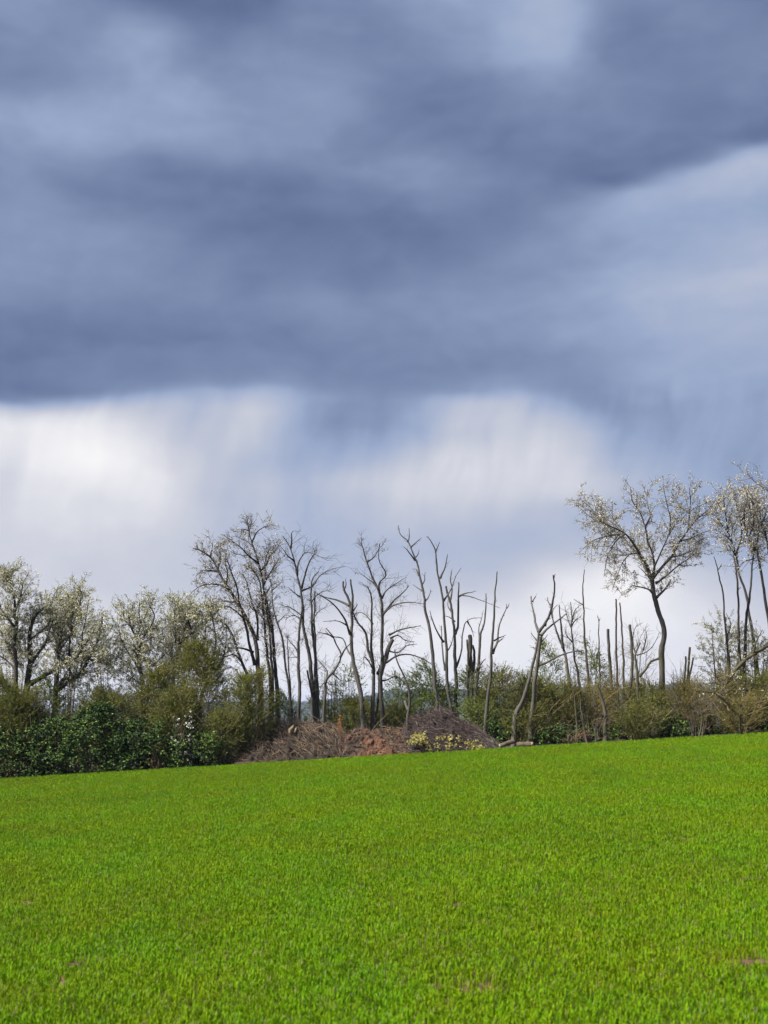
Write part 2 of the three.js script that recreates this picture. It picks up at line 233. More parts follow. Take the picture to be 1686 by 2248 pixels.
// ---------------------------------------------------------------- trees and shrubs, in metres
// kind, name, label, group, base x, distance, limbs [trunk?, radius at start, radius at end, x, y, x, y ...] in metres from the base
const TREES = [
 ["cream","blossoming_tree","largest cream blossoming tree, at the left edge, with a dead spiky top","",-12.2,49.0,[[1,0.15,0.05,0.0,-0.12,0.02,2.77,0.08,3.37,0.12,3.97,0.08,4.58,0.16,5.14,0.39,5.47,0.59,5.63],[1,0.11,0.025,-0.28,-0.14,-0.28,2.77,-0.29,3.57,-0.38,4.38,-0.32,4.98,-0.4,5.47,-0.42,5.88,-0.58,6.41,-0.68,6.55,-0.65,6.86],[0,0.095,0.03,0.15,3.03,0.59,3.25,0.94,3.45,1.3,3.69,1.62,3.77,2.07,3.85,2.39,3.95,2.67,3.81,2.84,3.61],[0,0.06,0.02,1.66,3.77,1.86,4.01,2.09,4.33,2.29,4.62,2.48,4.9],[0,0.08,0.02,0.13,3.69,0.36,4.09,0.51,4.29,0.62,4.82,0.72,5.31],[0,0.06,0.02,-0.32,3.77,-0.62,4.21,-0.84,4.62,-1.09,4.98],[0,0.05,0.02,-0.29,3.53,-0.73,3.85,-1.14,4.09],[0,0.05,0.015,-0.4,5.47,-0.15,5.88,-0.04,6.16,0.02,6.37],[0,0.05,0.015,-0.36,4.9,-0.7,5.39,-0.92,5.84,-1.02,6.2],[0,0.05,0.02,0.08,4.5,0.37,4.82,0.61,5.14,0.59,5.71,0.53,6.08],[0,0.03,0.01,-0.58,6.41,-0.55,6.65,-0.47,6.84],[0,0.03,0.01,-0.68,6.51,-0.82,6.48,-0.91,6.49]]],
 ["cream","blossoming_tree","cream blossoming tree with a low S-shaped forked limb, just right of the largest one","",-11.4,49.6,[[1,0.11,0.035,0.0,-0.12,0.01,2.8,0.03,3.33,0.07,3.94,0.1,4.47,0.13,4.8,0.23,5.37,0.35,5.54,0.5,5.99],[0,0.1,0.035,0.11,2.88,0.3,3.16,0.63,3.16,0.91,3.37,1.07,3.61,1.18,3.82,1.42,4.22,1.61,4.76,1.68,5.29],[0,0.08,0.04,0.07,2.76,0.39,2.96,0.51,3.12,0.71,3.2],[0,0.06,0.02,0.55,3.16,0.49,3.73,0.51,4.26,0.56,4.76,0.69,5.13,0.88,5.7,0.95,6.11],[0,0.05,0.02,1.18,3.82,1.6,3.71,1.93,3.61],[0,0.05,0.015,0.1,4.47,-0.08,4.96,-0.14,5.45,-0.08,6.07],[0,0.05,0.015,0.25,5.37,0.47,5.7,0.67,5.95,0.83,6.2],[0,0.04,0.015,0.91,3.37,1.02,3.9,1.08,4.55,1.27,5.13,1.38,5.58],[0,0.04,0.015,0.11,4.14,0.34,4.55,0.5,4.88,0.32,5.29]]],
 ["cream","blossoming_tree","slim cream blossoming tree behind the ivy, right of the blue hill gap","",-8.3,49.3,[[1,0.1,0.03,0.0,-0.12,-0.0,1.94,-0.02,2.54,-0.14,3.55,-0.21,3.95,-0.29,4.36,-0.5,4.77,-0.59,5.26],[0,0.05,0.02,-0.21,3.95,-0.0,4.36,0.24,4.69,0.43,5.1,0.26,5.5],[0,0.05,0.015,-0.1,3.22,-0.47,3.71,-0.73,4.08,-0.94,4.44,-1.08,4.93],[0,0.04,0.012,-0.29,4.36,-0.13,4.77,-0.18,5.26,-0.15,5.67],[0,0.04,0.012,-0.55,3.55,-0.84,3.63,-1.05,3.83],[0,0.04,0.012,-0.07,3.06,0.23,3.18,0.51,3.27,0.71,3.55],[0,0.035,0.01,-0.5,4.77,-0.79,5.1,-0.85,5.59],[0,0.035,0.01,-0.04,2.74,-0.5,3.1,-0.87,3.31]]],
 ["cream","blossoming_tree","cream blossoming tree whose lowest bough bends left into its neighbour, beyond the white sprig bush","",-7.33,49.7,[[1,0.1,0.03,0.0,-0.12,0.0,1.91,0.01,2.48,0.02,3.09,0.13,3.7,0.28,4.24,0.36,4.65,0.51,5.14,0.46,5.55],[0,0.07,0.02,0.02,3.09,-0.11,3.58,-0.33,4.07,-0.83,4.36,-1.04,4.61],[0,0.05,0.015,-0.11,3.58,-0.17,4.15,-0.3,4.73,-0.23,5.22,-0.12,5.72],[0,0.05,0.015,0.28,4.24,0.61,4.56,0.85,4.89],[0,0.04,0.012,0.06,3.34,0.38,3.5,0.74,3.91,0.94,4.32],[0,0.04,0.012,0.13,3.7,0.08,4.32,0.11,4.89,0.13,5.55],[0,0.04,0.012,0.02,2.89,-0.35,3.09,-0.69,3.5,-0.9,3.66]]],
 ["cream","blossoming_tree","low broad cream-green blossoming tree left of the leaning tree, above the twiggy hedge","",-6.31,49.2,[[1,0.08,0.03,0.0,-0.12,0.05,2.29,0.21,2.79,-0.1,3.64,-0.33,4.4,-0.51,4.91,-0.65,5.34],[0,0.05,0.015,0.12,3.0,0.45,3.64,0.57,4.23,0.47,4.83,0.42,5.25],[0,0.045,0.015,-0.1,3.64,0.14,4.23,0.22,4.7,0.08,5.13],[0,0.04,0.012,-0.33,4.4,-0.72,4.7,-0.9,5.17],[0,0.04,0.012,0.21,2.79,0.75,3.43,0.91,3.98,0.95,4.57],[0,0.035,0.01,-0.06,3.55,-0.53,3.85,-0.84,4.15]]],
 ["sparse","leaning_tree","tree leaning left with sparse pale blossom on its arching top","",-4.31,49.8,[[1,0.13,0.02,0.0,-0.12,-0.01,2.59,-0.06,2.89,-0.2,4.09,-0.47,4.74,-0.92,5.52,-1.27,6.04,-1.58,6.6,-1.85,7.04,-2.25,7.3,-2.47,7.35],[1,0.09,0.02,-0.39,-0.14,-0.4,2.51,-0.45,2.89,-0.76,3.66,-0.98,4.26,-1.25,4.65,-1.6,4.82,-1.86,4.91],[0,0.07,0.02,-0.19,3.23,-0.38,3.96,-0.47,4.52,-0.65,5.17,-0.75,5.82,-0.93,6.38,-1.06,6.78],[0,0.05,0.012,-0.24,3.66,-0.63,3.79,-1.11,3.75,-1.4,3.57],[0,0.045,0.012,-0.63,3.32,-0.89,3.57,-1.23,3.45,-1.62,3.32],[0,0.05,0.012,-1.18,5.91,-1.62,6.08,-2.01,6.12,-2.35,6.04,-2.65,5.86],[0,0.045,0.012,-1.54,6.52,-1.8,6.56,-2.1,6.6,-2.4,6.43],[0,0.04,0.01,-1.58,6.6,-1.5,7.0,-1.59,7.35,-1.55,7.56],[0,0.04,0.01,-1.85,7.04,-1.81,7.3,-1.8,7.61],[0,0.04,0.01,-0.87,5.43,-1.26,5.47,-1.65,5.6,-2.04,5.52],[0,0.04,0.01,-1.27,6.04,-1.19,6.47,-1.28,6.82,-1.11,7.08],[0,0.04,0.01,-0.52,4.78,-1.0,5.17,-1.34,5.21,-1.64,5.08]]],
 ["sparse","tall_thin_tree","tallest thin-stemmed tree left of centre, several upright stems with a wispy leafy crown","",-3.71,50.2,[[1,0.1,0.015,0.0,-0.12,-0.02,2.13,-0.09,2.77,-0.17,3.85,-0.24,4.5,-0.38,5.15,-0.54,5.85,-0.64,6.47,-0.8,7.0,-0.98,7.52,-1.12,8.01,-1.19,8.37],[1,0.085,0.02,-0.18,-0.13,-0.2,2.56,-0.25,3.63,-0.3,4.28,-0.42,5.07,-0.54,5.68],[1,0.08,0.02,-0.28,-0.14,-0.31,2.47,-0.4,3.42,-0.5,4.28,-0.57,4.94,-0.63,5.59,-0.74,6.2,-0.96,6.56,-1.14,6.73],[0,0.05,0.015,-0.76,4.07,-0.79,4.94,-0.95,5.37,-1.09,6.03,-1.22,6.34],[0,0.05,0.01,-0.75,6.78,-1.06,7.0,-1.33,7.3,-1.59,7.48,-1.95,7.7],[0,0.04,0.01,-0.98,7.52,-0.85,7.88,-0.63,8.12,-0.44,8.21],[0,0.04,0.01,-0.64,6.47,-0.44,6.82,-0.31,7.13,-0.14,7.26,0.03,7.66],[0,0.04,0.01,-0.54,6.03,-0.31,6.38,-0.13,6.64,0.04,6.91],[0,0.04,0.01,-0.44,6.2,-0.53,6.73,-0.45,7.22,-0.27,7.48],[0,0.03,0.008,-1.07,7.92,-1.34,8.01,-1.38,7.79],[0,0.03,0.008,-0.93,7.39,-1.24,7.61,-1.64,7.79],[0,0.03,0.008,-0.47,5.68,-0.17,6.03,0.05,5.94]]],
 ["thinbare","tall_thin_tree","slim pair of bare stems leaning left, between tallest wispy tree and bare arched tree","",-3.19,49.6,[[1,0.07,0.015,0.0,-0.12,-0.02,1.68,-0.09,2.31,-0.23,3.16,-0.34,4.02,-0.54,4.66,-0.66,5.18,-0.73,5.74,-0.77,6.13],[1,0.045,0.015,0.01,-0.12,-0.02,1.72,-0.12,2.95,-0.17,3.59,-0.19,4.19],[0,0.03,0.008,-0.73,5.74,-0.56,5.87,-0.47,5.96],[0,0.03,0.008,-0.52,4.62,-0.37,4.75,-0.16,4.92]]],
 ["bare","bare_tree","leafless tree left of centre, crown arching right with one very long fine twig","",-2.44,49.4,[[1,0.11,0.015,0.0,-0.12,-0.01,1.26,-0.03,2.06,-0.11,3.11,-0.24,3.84,-0.37,4.48,-0.4,5.04,-0.47,5.68,-0.6,6.24,-0.71,6.76,-0.87,7.24,-1.13,7.63],[1,0.1,0.02,0.17,-0.11,0.16,1.26,0.13,2.27,0.06,3.33,-0.03,4.18,-0.08,4.91,-0.1,5.47,-0.04,6.07,0.17,6.33],[1,0.08,0.03,0.08,-0.12,0.08,1.26,0.07,2.69,0.05,4.18,0.01,4.82,0.05,5.64],[1,0.09,0.04,-0.48,-0.15,-0.48,1.26,-0.46,2.27,-0.51,3.33,-0.5,3.97,-0.44,4.61,-0.4,5.08],[0,0.04,0.01,-0.85,7.2,-0.81,7.5,-0.8,7.72,-0.72,7.78],[0,0.04,0.01,-0.71,6.76,-0.91,6.89,-1.04,7.07,-1.24,7.26],[0,0.045,0.01,-0.45,5.77,-0.26,6.42,-0.09,6.8,0.04,6.98,-0.05,7.2],[0,0.045,0.006,-0.47,5.68,-0.04,5.9,0.17,6.24,0.52,6.46,1.08,6.63],[0,0.04,0.008,-0.6,6.24,-0.52,6.67,-0.26,6.98,0.13,6.85,0.52,6.63],[0,0.04,0.012,-0.49,3.37,-0.58,3.63,-0.75,3.84,-0.97,4.09],[0,0.035,0.01,-0.49,3.35,-0.64,3.37,-0.83,3.35],[0,0.035,0.01,-0.42,4.61,-0.63,4.82,-0.85,4.82,-1.02,4.69],[0,0.035,0.01,-0.1,5.25,0.09,5.47,0.43,5.64,0.69,5.55],[0,0.03,0.008,-0.38,4.78,-0.68,4.99,-0.94,5.12,-1.06,5.04],[0,0.03,0.008,-0.47,5.47,-0.73,5.64,-0.9,5.81],[0,0.03,0.008,-0.05,4.61,0.18,4.95,0.44,5.08],[0,0.05,0.04,-0.03,1.97,-0.12,2.48,-0.19,2.9]]],
 ["stub","dead_tree","small dead tree bent into a hook above the brown brush heap","dead standing trees with lopped tops",-2.07,48.6,[[1,0.075,0.02,0.0,-0.12,0.02,1.25,0.08,2.04,0.11,2.54,0.36,2.83,0.55,3.16,0.59,3.46,0.44,3.79,0.36,4.0,0.1,4.3],[0,0.04,0.01,0.12,2.56,0.15,2.87,-0.1,3.16,-0.18,3.25],[0,0.045,0.01,0.58,3.33,0.78,3.63,0.95,3.79,1.07,4.13],[0,0.04,0.01,0.36,4.0,0.19,4.09,-0.02,4.13,-0.19,4.17],[0,0.03,0.01,0.11,2.5,-0.05,2.37,-0.11,2.04],[0,0.035,0.01,0.32,2.79,0.49,2.66,0.62,2.52]]],
 ["dead","dead_tree","dead grey tree with a forked blunt top and drooping bare boughs to the left, centre","dead standing trees with lopped tops",-0.68,49.0,[[1,0.12,0.035,0.0,-0.12,-0.03,0.91,-0.11,1.95,-0.28,2.71,-0.41,3.3,-0.44,4.06,-0.44,4.7,-0.55,5.25,-0.72,5.63,-0.74,5.89],[0,0.05,0.03,-0.45,4.78,-0.4,5.34,-0.45,5.68,-0.48,5.93],[0,0.06,0.012,-0.48,4.06,-0.54,4.23,-0.71,4.61,-1.01,4.99,-1.31,5.21,-1.57,5.34],[0,0.05,0.012,-0.52,5.04,-0.93,5.25,-1.36,5.38,-1.7,5.55],[0,0.04,0.01,-0.61,4.36,-0.71,4.4,-0.93,4.48,-1.39,4.44],[0,0.04,0.015,-0.43,4.82,-0.33,4.95,-0.23,5.1],[0,0.045,0.012,-0.37,3.21,-0.58,3.51,-0.75,3.93,-1.14,4.02,-1.39,4.23],[0,0.03,0.01,-0.72,5.59,-0.63,5.76,-0.66,5.93]]],
 ["thinbare","bare_tree","bare many-limbed tree in the centre, twiggy top, thick broken stub on its right side","",-0.07,49.3,[[1,0.11,0.012,0.0,-0.12,-0.0,0.82,-0.01,1.49,-0.05,2.34,-0.0,3.18,-0.0,4.03,0.02,4.68,-0.05,5.32,-0.18,5.66,-0.35,6.01,-0.52,6.52,-0.63,6.91,-0.72,7.2,-0.63,7.33],[1,0.1,0.02,-0.35,-0.14,-0.34,1.08,-0.3,2.13,-0.28,2.76,-0.47,3.48,-0.58,4.08,-0.86,4.46,-0.99,4.76,-1.07,4.97],[1,0.085,0.02,-0.27,-0.14,-0.24,1.08,-0.13,1.71,-0.11,2.34,-0.09,2.97],[0,0.11,0.085,-0.09,2.63,0.1,3.18,0.27,3.65,0.36,3.86],[0,0.07,0.02,-0.3,2.68,-0.37,3.61,-0.35,4.46,-0.37,5.32,-0.48,5.58],[0,0.055,0.015,0.02,4.68,0.17,4.85,0.38,5.15,0.73,5.45,0.94,5.71],[0,0.05,0.012,0.02,4.68,0.38,4.97,0.9,5.06,1.41,4.97],[0,0.05,0.012,0.25,4.03,0.6,4.21,1.02,4.31,1.37,4.38],[0,0.05,0.012,0.15,3.06,0.47,3.27,0.89,3.35,1.45,3.18,1.83,2.93],[0,0.04,0.01,-0.05,2.42,0.21,2.46,0.47,2.59,0.76,2.42],[0,0.05,0.01,-0.05,5.32,-0.09,5.75,0.13,6.01,-0.09,6.48,-0.09,7.04],[0,0.04,0.01,-0.02,5.23,0.21,5.58,0.55,5.83,0.86,6.05],[0,0.04,0.01,-0.13,5.58,-0.3,5.79,-0.48,5.92,-0.73,6.09],[0,0.04,0.01,-0.52,6.52,-0.31,6.61,-0.13,6.87,-0.07,7.09],[0,0.04,0.01,0.3,3.91,0.55,4.03,0.81,3.86,1.15,3.82],[0,0.035,0.01,-0.32,4.33,-0.52,4.63,-0.73,4.76,-0.95,4.72],[0,0.035,0.01,-0.28,2.76,-0.56,3.18,-0.64,3.23,-0.6,2.8],[0,0.04,0.01,0.21,3.48,0.55,3.4,0.89,3.65,1.23,3.69]]],
 ["stub","dead_tree","short dead sapling with a pale splintered break behind the soil heap","dead standing trees with lopped tops",0.78,48.2,[[1,0.075,0.015,0.0,-0.12,0.02,1.09,0.08,1.67,0.02,2.12,-0.1,2.49,-0.27,2.86,-0.39,3.2,-0.43,3.4],[0,0.05,0.06,0.03,1.38,-0.04,1.54,-0.08,1.69],[0,0.025,0.008,0.08,1.71,0.23,1.95,0.31,2.33,0.48,2.45],[0,0.025,0.008,-0.1,2.49,-0.31,2.37,-0.56,2.37]]],
 ["dead","dead_tree","tallest dead tree right of centre, single grey stem with antler-like top leaning left","dead standing trees with lopped tops",1.85,49.1,[[1,0.095,0.012,0.0,-0.12,-0.02,1.3,-0.1,2.22,-0.16,2.94,-0.24,3.91,-0.39,4.64,-0.47,5.19,-0.56,5.79,-0.68,6.35,-0.85,6.78,-1.02,7.17,-1.24,7.39,-1.35,7.73],[0,0.03,0.01,-1.02,7.15,-0.94,7.39,-0.97,7.65],[0,0.035,0.01,-0.92,6.95,-0.77,7.08,-0.66,7.17,-0.54,7.25],[0,0.035,0.01,-0.75,6.48,-0.94,6.69,-1.06,6.85,-1.17,6.95],[0,0.03,0.01,-0.54,5.62,-0.43,5.79,-0.42,6.05],[0,0.025,0.008,-0.73,6.61,-0.65,6.76,-0.62,6.91],[0,0.03,0.01,-0.42,5.06,-0.3,5.23,-0.22,5.47],[0,0.03,0.01,-0.52,5.41,-0.69,5.53,-0.84,5.66],[0,0.025,0.008,-0.64,5.96,-0.73,6.18,-0.83,6.19]]],
 ["dead","dead_tree","dead tree with a Y-forked tip, standing just right of the tallest dead tree","dead standing trees with lopped tops",2.33,49.4,[[1,0.09,0.015,0.0,-0.12,-0.02,1.27,-0.11,1.77,-0.17,2.62,-0.18,3.47,-0.24,4.32,-0.3,5.1,-0.43,5.78,-0.53,6.39,-0.55,6.74,-0.72,7.08,-0.85,7.24],[0,0.03,0.01,-0.55,6.72,-0.47,6.87,-0.4,7.03],[0,0.04,0.012,-0.39,5.78,-0.23,6.09,-0.19,6.35,-0.13,6.61],[0,0.045,0.01,-0.28,5.01,-0.04,5.35,0.18,5.87,0.4,6.26],[0,0.04,0.015,-0.23,2.62,-0.31,3.26,-0.32,3.81,-0.33,4.19],[0,0.04,0.012,-0.26,3.6,-0.52,4.02,-0.67,4.41,-0.75,4.67],[0,0.03,0.01,-0.18,3.26,0.01,3.55,0.08,3.89]]],
 ["dead","dead_tree","dead tree with two blunt prongs and thin arched bough, right of Y-tipped one","dead standing trees with lopped tops",2.49,49.7,[[1,0.1,0.035,0.0,-0.12,0.0,1.17,0.01,2.19,-0.01,3.04,-0.02,3.9,-0.12,4.76,-0.23,5.28,-0.31,5.58],[0,0.06,0.025,-0.01,3.9,0.11,4.2,0.12,4.97,0.16,5.41,0.16,5.75],[0,0.04,0.015,-0.18,5.02,-0.08,5.41,-0.14,5.8,-0.09,6.15],[0,0.035,0.008,0.15,5.23,0.42,5.36,0.59,5.39,0.79,5.45],[0,0.03,0.008,0.2,5.28,0.55,5.23,0.98,5.06,1.58,4.8],[0,0.045,0.01,0.02,2.74,0.23,3.25,0.28,3.9,0.41,4.33,0.63,4.48,0.97,4.52],[0,0.03,0.008,0.48,4.37,0.63,4.11,0.71,3.85],[0,0.03,0.01,0.0,4.33,-0.19,4.5,-0.36,4.54],[0,0.03,0.01,-0.1,4.63,-0.25,4.89,-0.23,5.1]]],
 ["log","dead_stump","thick pale sawn-off stump pole in the dead tree group right of centre","dead standing trees with lopped tops",3.02,49.3,[[1,0.1,0.09,0.0,-0.12,-0.01,1.82,-0.02,2.58,-0.03,3.0,-0.04,3.81],[0,0.06,0.05,0.01,2.45,0.11,2.87,0.13,3.21,0.06,3.47]]],
 ["log","dead_stump","thin dark stump pole beside the thick pale one, right of centre","dead standing trees with lopped tops",2.89,49.5,[[1,0.05,0.04,0.0,-0.12,-0.0,1.82,-0.0,2.5,-0.0,3.01,-0.02,3.65]]],
 ["stub","dead_tree","thin dead tree with short spurs between the sawn stump and the tall straight spike","dead standing trees with lopped tops",3.14,49.2,[[1,0.085,0.018,0.0,-0.12,0.03,1.89,0.15,2.99,0.2,3.84,0.33,4.18,0.4,4.78,0.41,5.25],[0,0.03,0.008,0.16,3.58,0.16,4.05,0.27,4.39,0.34,4.69],[0,0.04,0.02,0.06,2.57,0.19,2.78,0.34,2.97],[0,0.03,0.01,0.08,2.69,-0.07,2.44,-0.17,2.31]]],
 ["stub","dead_tree","tall straight dead spike with one curved side branch, behind right end of brush heap","dead standing trees with lopped tops",3.34,48.0,[[1,0.105,0.02,0.0,-0.12,0.01,0.46,0.05,0.68,0.11,1.44,0.23,2.35,0.26,3.08,0.34,4.01,0.37,4.75,0.42,5.3,0.47,5.86],[0,0.05,0.012,0.3,3.12,0.5,3.56,0.54,3.89,0.7,4.38,0.85,4.67,0.88,4.86],[0,0.03,0.01,0.36,3.54,0.54,3.65,0.68,3.69,0.77,3.75],[0,0.03,0.01,0.47,3.49,0.6,3.58,0.68,3.65],[0,0.02,0.008,0.87,4.69,0.93,4.78,0.96,4.85],[0,0.03,0.01,0.08,1.88,0.02,2.06,-0.08,2.53]]],
 ["dead","dead_tree","dead tree on two crossing trunks with a Y fork and a long horizontal snapped limb","dead standing trees with lopped tops",4.26,47.4,[[1,0.105,0.04,0.0,-0.12,0.09,1.03,0.28,1.43,0.5,2.0,0.66,2.65,0.81,3.2,0.91,3.82],[1,0.1,0.06,0.51,-0.09,0.64,1.21,0.72,2.11,0.83,2.84,0.93,3.6],[0,0.06,0.025,0.91,3.78,0.83,4.04,0.78,4.48,0.75,5.03],[0,0.03,0.018,0.79,4.84,0.84,4.91,0.91,5.03],[0,0.065,0.025,0.91,3.78,1.12,4.07,1.27,4.48,1.35,4.84,1.36,5.21,1.29,5.58],[0,0.025,0.015,1.32,5.48,1.35,5.56,1.37,5.62],[0,0.06,0.02,0.95,3.64,1.11,3.82,1.48,4.11,1.82,4.38],[0,0.055,0.018,0.8,2.65,1.13,2.76,1.46,2.94,1.83,3.07,2.27,3.13],[0,0.03,0.01,0.84,3.49,0.73,3.62,0.65,3.74],[0,0.03,0.01,0.89,3.38,1.04,3.51,1.18,3.68],[0,0.03,0.01,1.12,3.96,1.21,4.18,1.32,4.24],[0,0.03,0.015,1.29,4.55,1.22,4.73,1.19,4.91]]],
 ["dead","dead_tree","slanting forked dead tree behind the tree with the snapped horizontal limb","dead standing trees with lopped tops",6.52,50.0,[[1,0.095,0.015,0.0,-0.12,-0.02,1.57,-0.1,2.56,-0.21,3.13,-0.43,3.71,-0.57,4.28,-0.64,4.75],[0,0.06,0.02,-0.23,3.17,-0.29,3.71,-0.32,4.25,-0.37,4.67],[0,0.03,0.01,-0.57,4.25,-0.53,4.55,-0.37,4.71]]],
 ["thinbare","bare_tree","small bare twiggy tree with fan-shaped crown, left of the tallest reddish pole","",6.9,50.3,[[1,0.07,0.015,0.0,-0.12,-0.02,1.77,-0.07,2.15,-0.17,2.73,-0.24,3.31,-0.29,3.89,-0.26,4.24,-0.29,4.78],[0,0.03,0.008,-0.29,3.89,-0.41,4.24,-0.45,4.66],[0,0.03,0.008,-0.27,3.93,-0.11,4.16,0.09,4.28],[0,0.03,0.008,-0.24,3.35,-0.47,3.58,-0.54,3.89],[0,0.03,0.008,-0.26,4.08,-0.18,4.47,-0.02,4.63]]],
 ["pole","dead_pole","tallest reddish dead pole, reaching up under the left end of the big blossoming crown","dead bare poles in the right hedge",7.09,49.5,[[1,0.075,0.015,0.0,-0.12,-0.01,1.69,-0.05,2.71,-0.12,3.65,-0.12,4.61,-0.13,5.34,-0.06,5.88],[0,0.025,0.012,-0.13,4.63,-0.28,4.72,-0.43,4.84]]],
 ["pole","dead_pole","slender dead pole with a tiny fork at its tip, right of the tallest reddish pole","dead bare poles in the right hedge",7.53,49.8,[[1,0.05,0.012,0.0,-0.12,-0.01,1.55,-0.05,2.49,-0.07,3.45,-0.06,4.02,-0.09,4.22],[0,0.015,0.008,-0.06,4.02,-0.02,4.08,0.0,4.14]]],
 ["log","dead_pole","stout blunt grey pole, lowest of the pole cluster left of the big blossoming tree","dead bare poles in the right hedge",7.92,49.6,[[1,0.075,0.06,0.0,-0.12,-0.01,1.52,-0.04,1.9,-0.06,2.85,-0.09,3.74]]],
 ["pole","dead_pole","knobbly dead pole, tallest of the cluster left of the big blossoming tree","dead bare poles in the right hedge",8.03,49.4,[[1,0.065,0.03,0.0,-0.12,-0.0,1.52,-0.01,2.46,-0.02,3.22,0.0,4.36,-0.01,4.74]]],
 ["pole","dead_pole","reddish dead pole just right of the knobbly tallest one in the cluster","dead bare poles in the right hedge",8.35,50.0,[[1,0.065,0.025,0.0,-0.12,-0.0,1.5,-0.0,2.45,-0.01,3.22,-0.05,4.18,-0.07,4.64]]],
 ["log","dead_pole","blunt pole leaning left at its foot, nearest the big blossoming tree","dead bare poles in the right hedge",8.0,48.3,[[1,0.085,0.055,0.0,-0.12,0.1,0.61,0.22,1.32,0.37,2.29,0.37,3.14,0.33,3.82]]],
 ["thinbare","bare_tree","dark crooked trunk with a brown bent bough, directly left of the big blossoming trunk","",8.31,48.0,[[1,0.075,0.03,0.0,-0.12,0.1,0.6,0.18,1.22,0.17,2.27,0.14,2.81,0.31,3.19],[0,0.055,0.04,0.24,2.06,0.46,2.31,0.63,2.56,0.89,2.64],[0,0.03,0.008,0.18,2.77,0.47,2.86,0.73,3.11,0.91,3.53],[0,0.03,0.008,0.15,2.77,0.1,3.11,0.15,3.57,0.33,3.87],[0,0.03,0.008,0.39,2.94,0.48,3.32,0.45,3.66]]],
 ["stub","pollard_stump","squat grey pollard with thin curving arms at the field edge, right hedge","",7.23,47.0,[[1,0.1,0.05,0.0,-0.12,-0.0,0.48,0.02,0.85,0.0,1.18,-0.11,1.5,-0.21,1.83],[0,0.03,0.01,-0.03,0.73,-0.17,0.75,-0.34,0.67,-0.42,0.61],[0,0.03,0.01,-0.0,0.81,-0.13,0.91,-0.37,0.89],[0,0.035,0.01,0.03,0.69,0.28,0.81,0.49,0.87,0.74,0.93],[0,0.03,0.01,-0.07,1.38,-0.19,1.5,-0.32,1.54],[0,0.02,0.008,-0.21,1.83,-0.1,2.03,0.11,2.16]]],
 ["log","dead_pole","thin pale dead stem snapped near the field edge, left of the squat pollard","dead bare poles in the right hedge",6.67,47.2,[[1,0.045,0.03,0.0,-0.12,-0.11,0.63,-0.17,1.0,-0.22,1.53]]],
 ["log","dead_pole","thin upright brown stem at the hedge foot beside the snapped pale one","dead bare poles in the right hedge",6.38,47.5,[[1,0.045,0.025,0.0,-0.12,-0.02,0.73,-0.04,1.22,-0.1,1.63]]],
 ["blossom","blossoming_tree","big lone cherry-like tree with bent grey trunk and wide white blossoming crown, right","",9.43,48.6,[[1,0.135,0.08,0.0,-0.12,0.0,1.45,0.01,2.42,0.02,2.98,0.12,3.49,0.01,3.92,-0.09,4.26,-0.19,4.65,-0.26,5.08,-0.26,5.36],[0,0.075,0.012,-0.27,5.27,-0.47,5.68,-0.76,6.12,-1.05,6.51,-1.35,6.77,-1.78,6.94,-2.33,7.12,-2.73,6.94],[0,0.06,0.012,-0.26,5.34,-0.46,5.77,-0.62,6.25,-0.96,6.68,-1.34,7.2,-1.67,7.73,-1.79,8.17],[0,0.055,0.012,-0.25,5.34,-0.21,5.73,-0.31,6.25,-0.45,6.51,-0.56,7.03,-0.72,7.47,-1.02,7.86,-1.09,8.34],[0,0.065,0.012,-0.24,5.34,0.1,5.77,0.41,6.12,0.59,6.51,0.86,6.94,0.9,7.47,0.91,7.86,0.86,8.25],[0,0.05,0.012,0.14,5.81,0.36,6.05,0.67,6.12,1.1,6.29,1.5,6.46],[0,0.045,0.01,-0.16,5.14,0.22,5.42,0.57,5.73,1.01,6.03,1.28,6.29],[0,0.055,0.03,-0.13,4.67,0.07,4.84,0.29,5.08,0.48,5.33],[0,0.045,0.025,-0.25,4.8,-0.4,4.93,-0.57,4.98,-1.0,5.06],[0,0.03,0.008,-0.28,5.21,-0.47,5.42,-0.64,5.55,-0.81,5.68],[0,0.04,0.008,-1.35,6.72,-1.69,6.68,-2.09,6.59,-2.52,6.42,-2.87,6.12],[0,0.035,0.008,-0.8,6.12,-1.06,6.12,-1.28,5.86,-1.42,5.42,-1.54,5.01],[0,0.035,0.008,-1.35,6.77,-1.66,6.42,-1.84,5.99,-1.9,5.38],[0,0.04,0.01,-0.21,5.73,-0.07,6.07,0.16,6.68,0.22,7.2,0.02,7.73,-0.14,8.25],[0,0.04,0.01,0.86,6.94,1.18,7.29,1.49,7.55,1.72,7.9],[0,0.035,0.01,0.64,6.55,1.03,6.68,1.38,6.85,1.82,7.03],[0,0.035,0.01,-1.9,6.99,-2.2,7.29,-2.45,7.64,-2.79,7.99],[0,0.035,0.01,-1.29,7.16,-1.59,7.38,-1.94,7.55,-2.23,7.82],[0,0.035,0.01,-0.56,7.03,-0.34,7.42,-0.41,7.9,-0.35,8.39],[0,0.035,0.01,0.9,7.47,0.63,7.73,0.51,8.08,0.43,8.3],[0,0.03,0.008,0.16,6.68,0.44,7.07,0.7,7.25,0.54,7.64],[0,0.03,0.008,-0.96,6.68,-1.12,7.07,-1.33,7.68,-1.27,8.21]]],
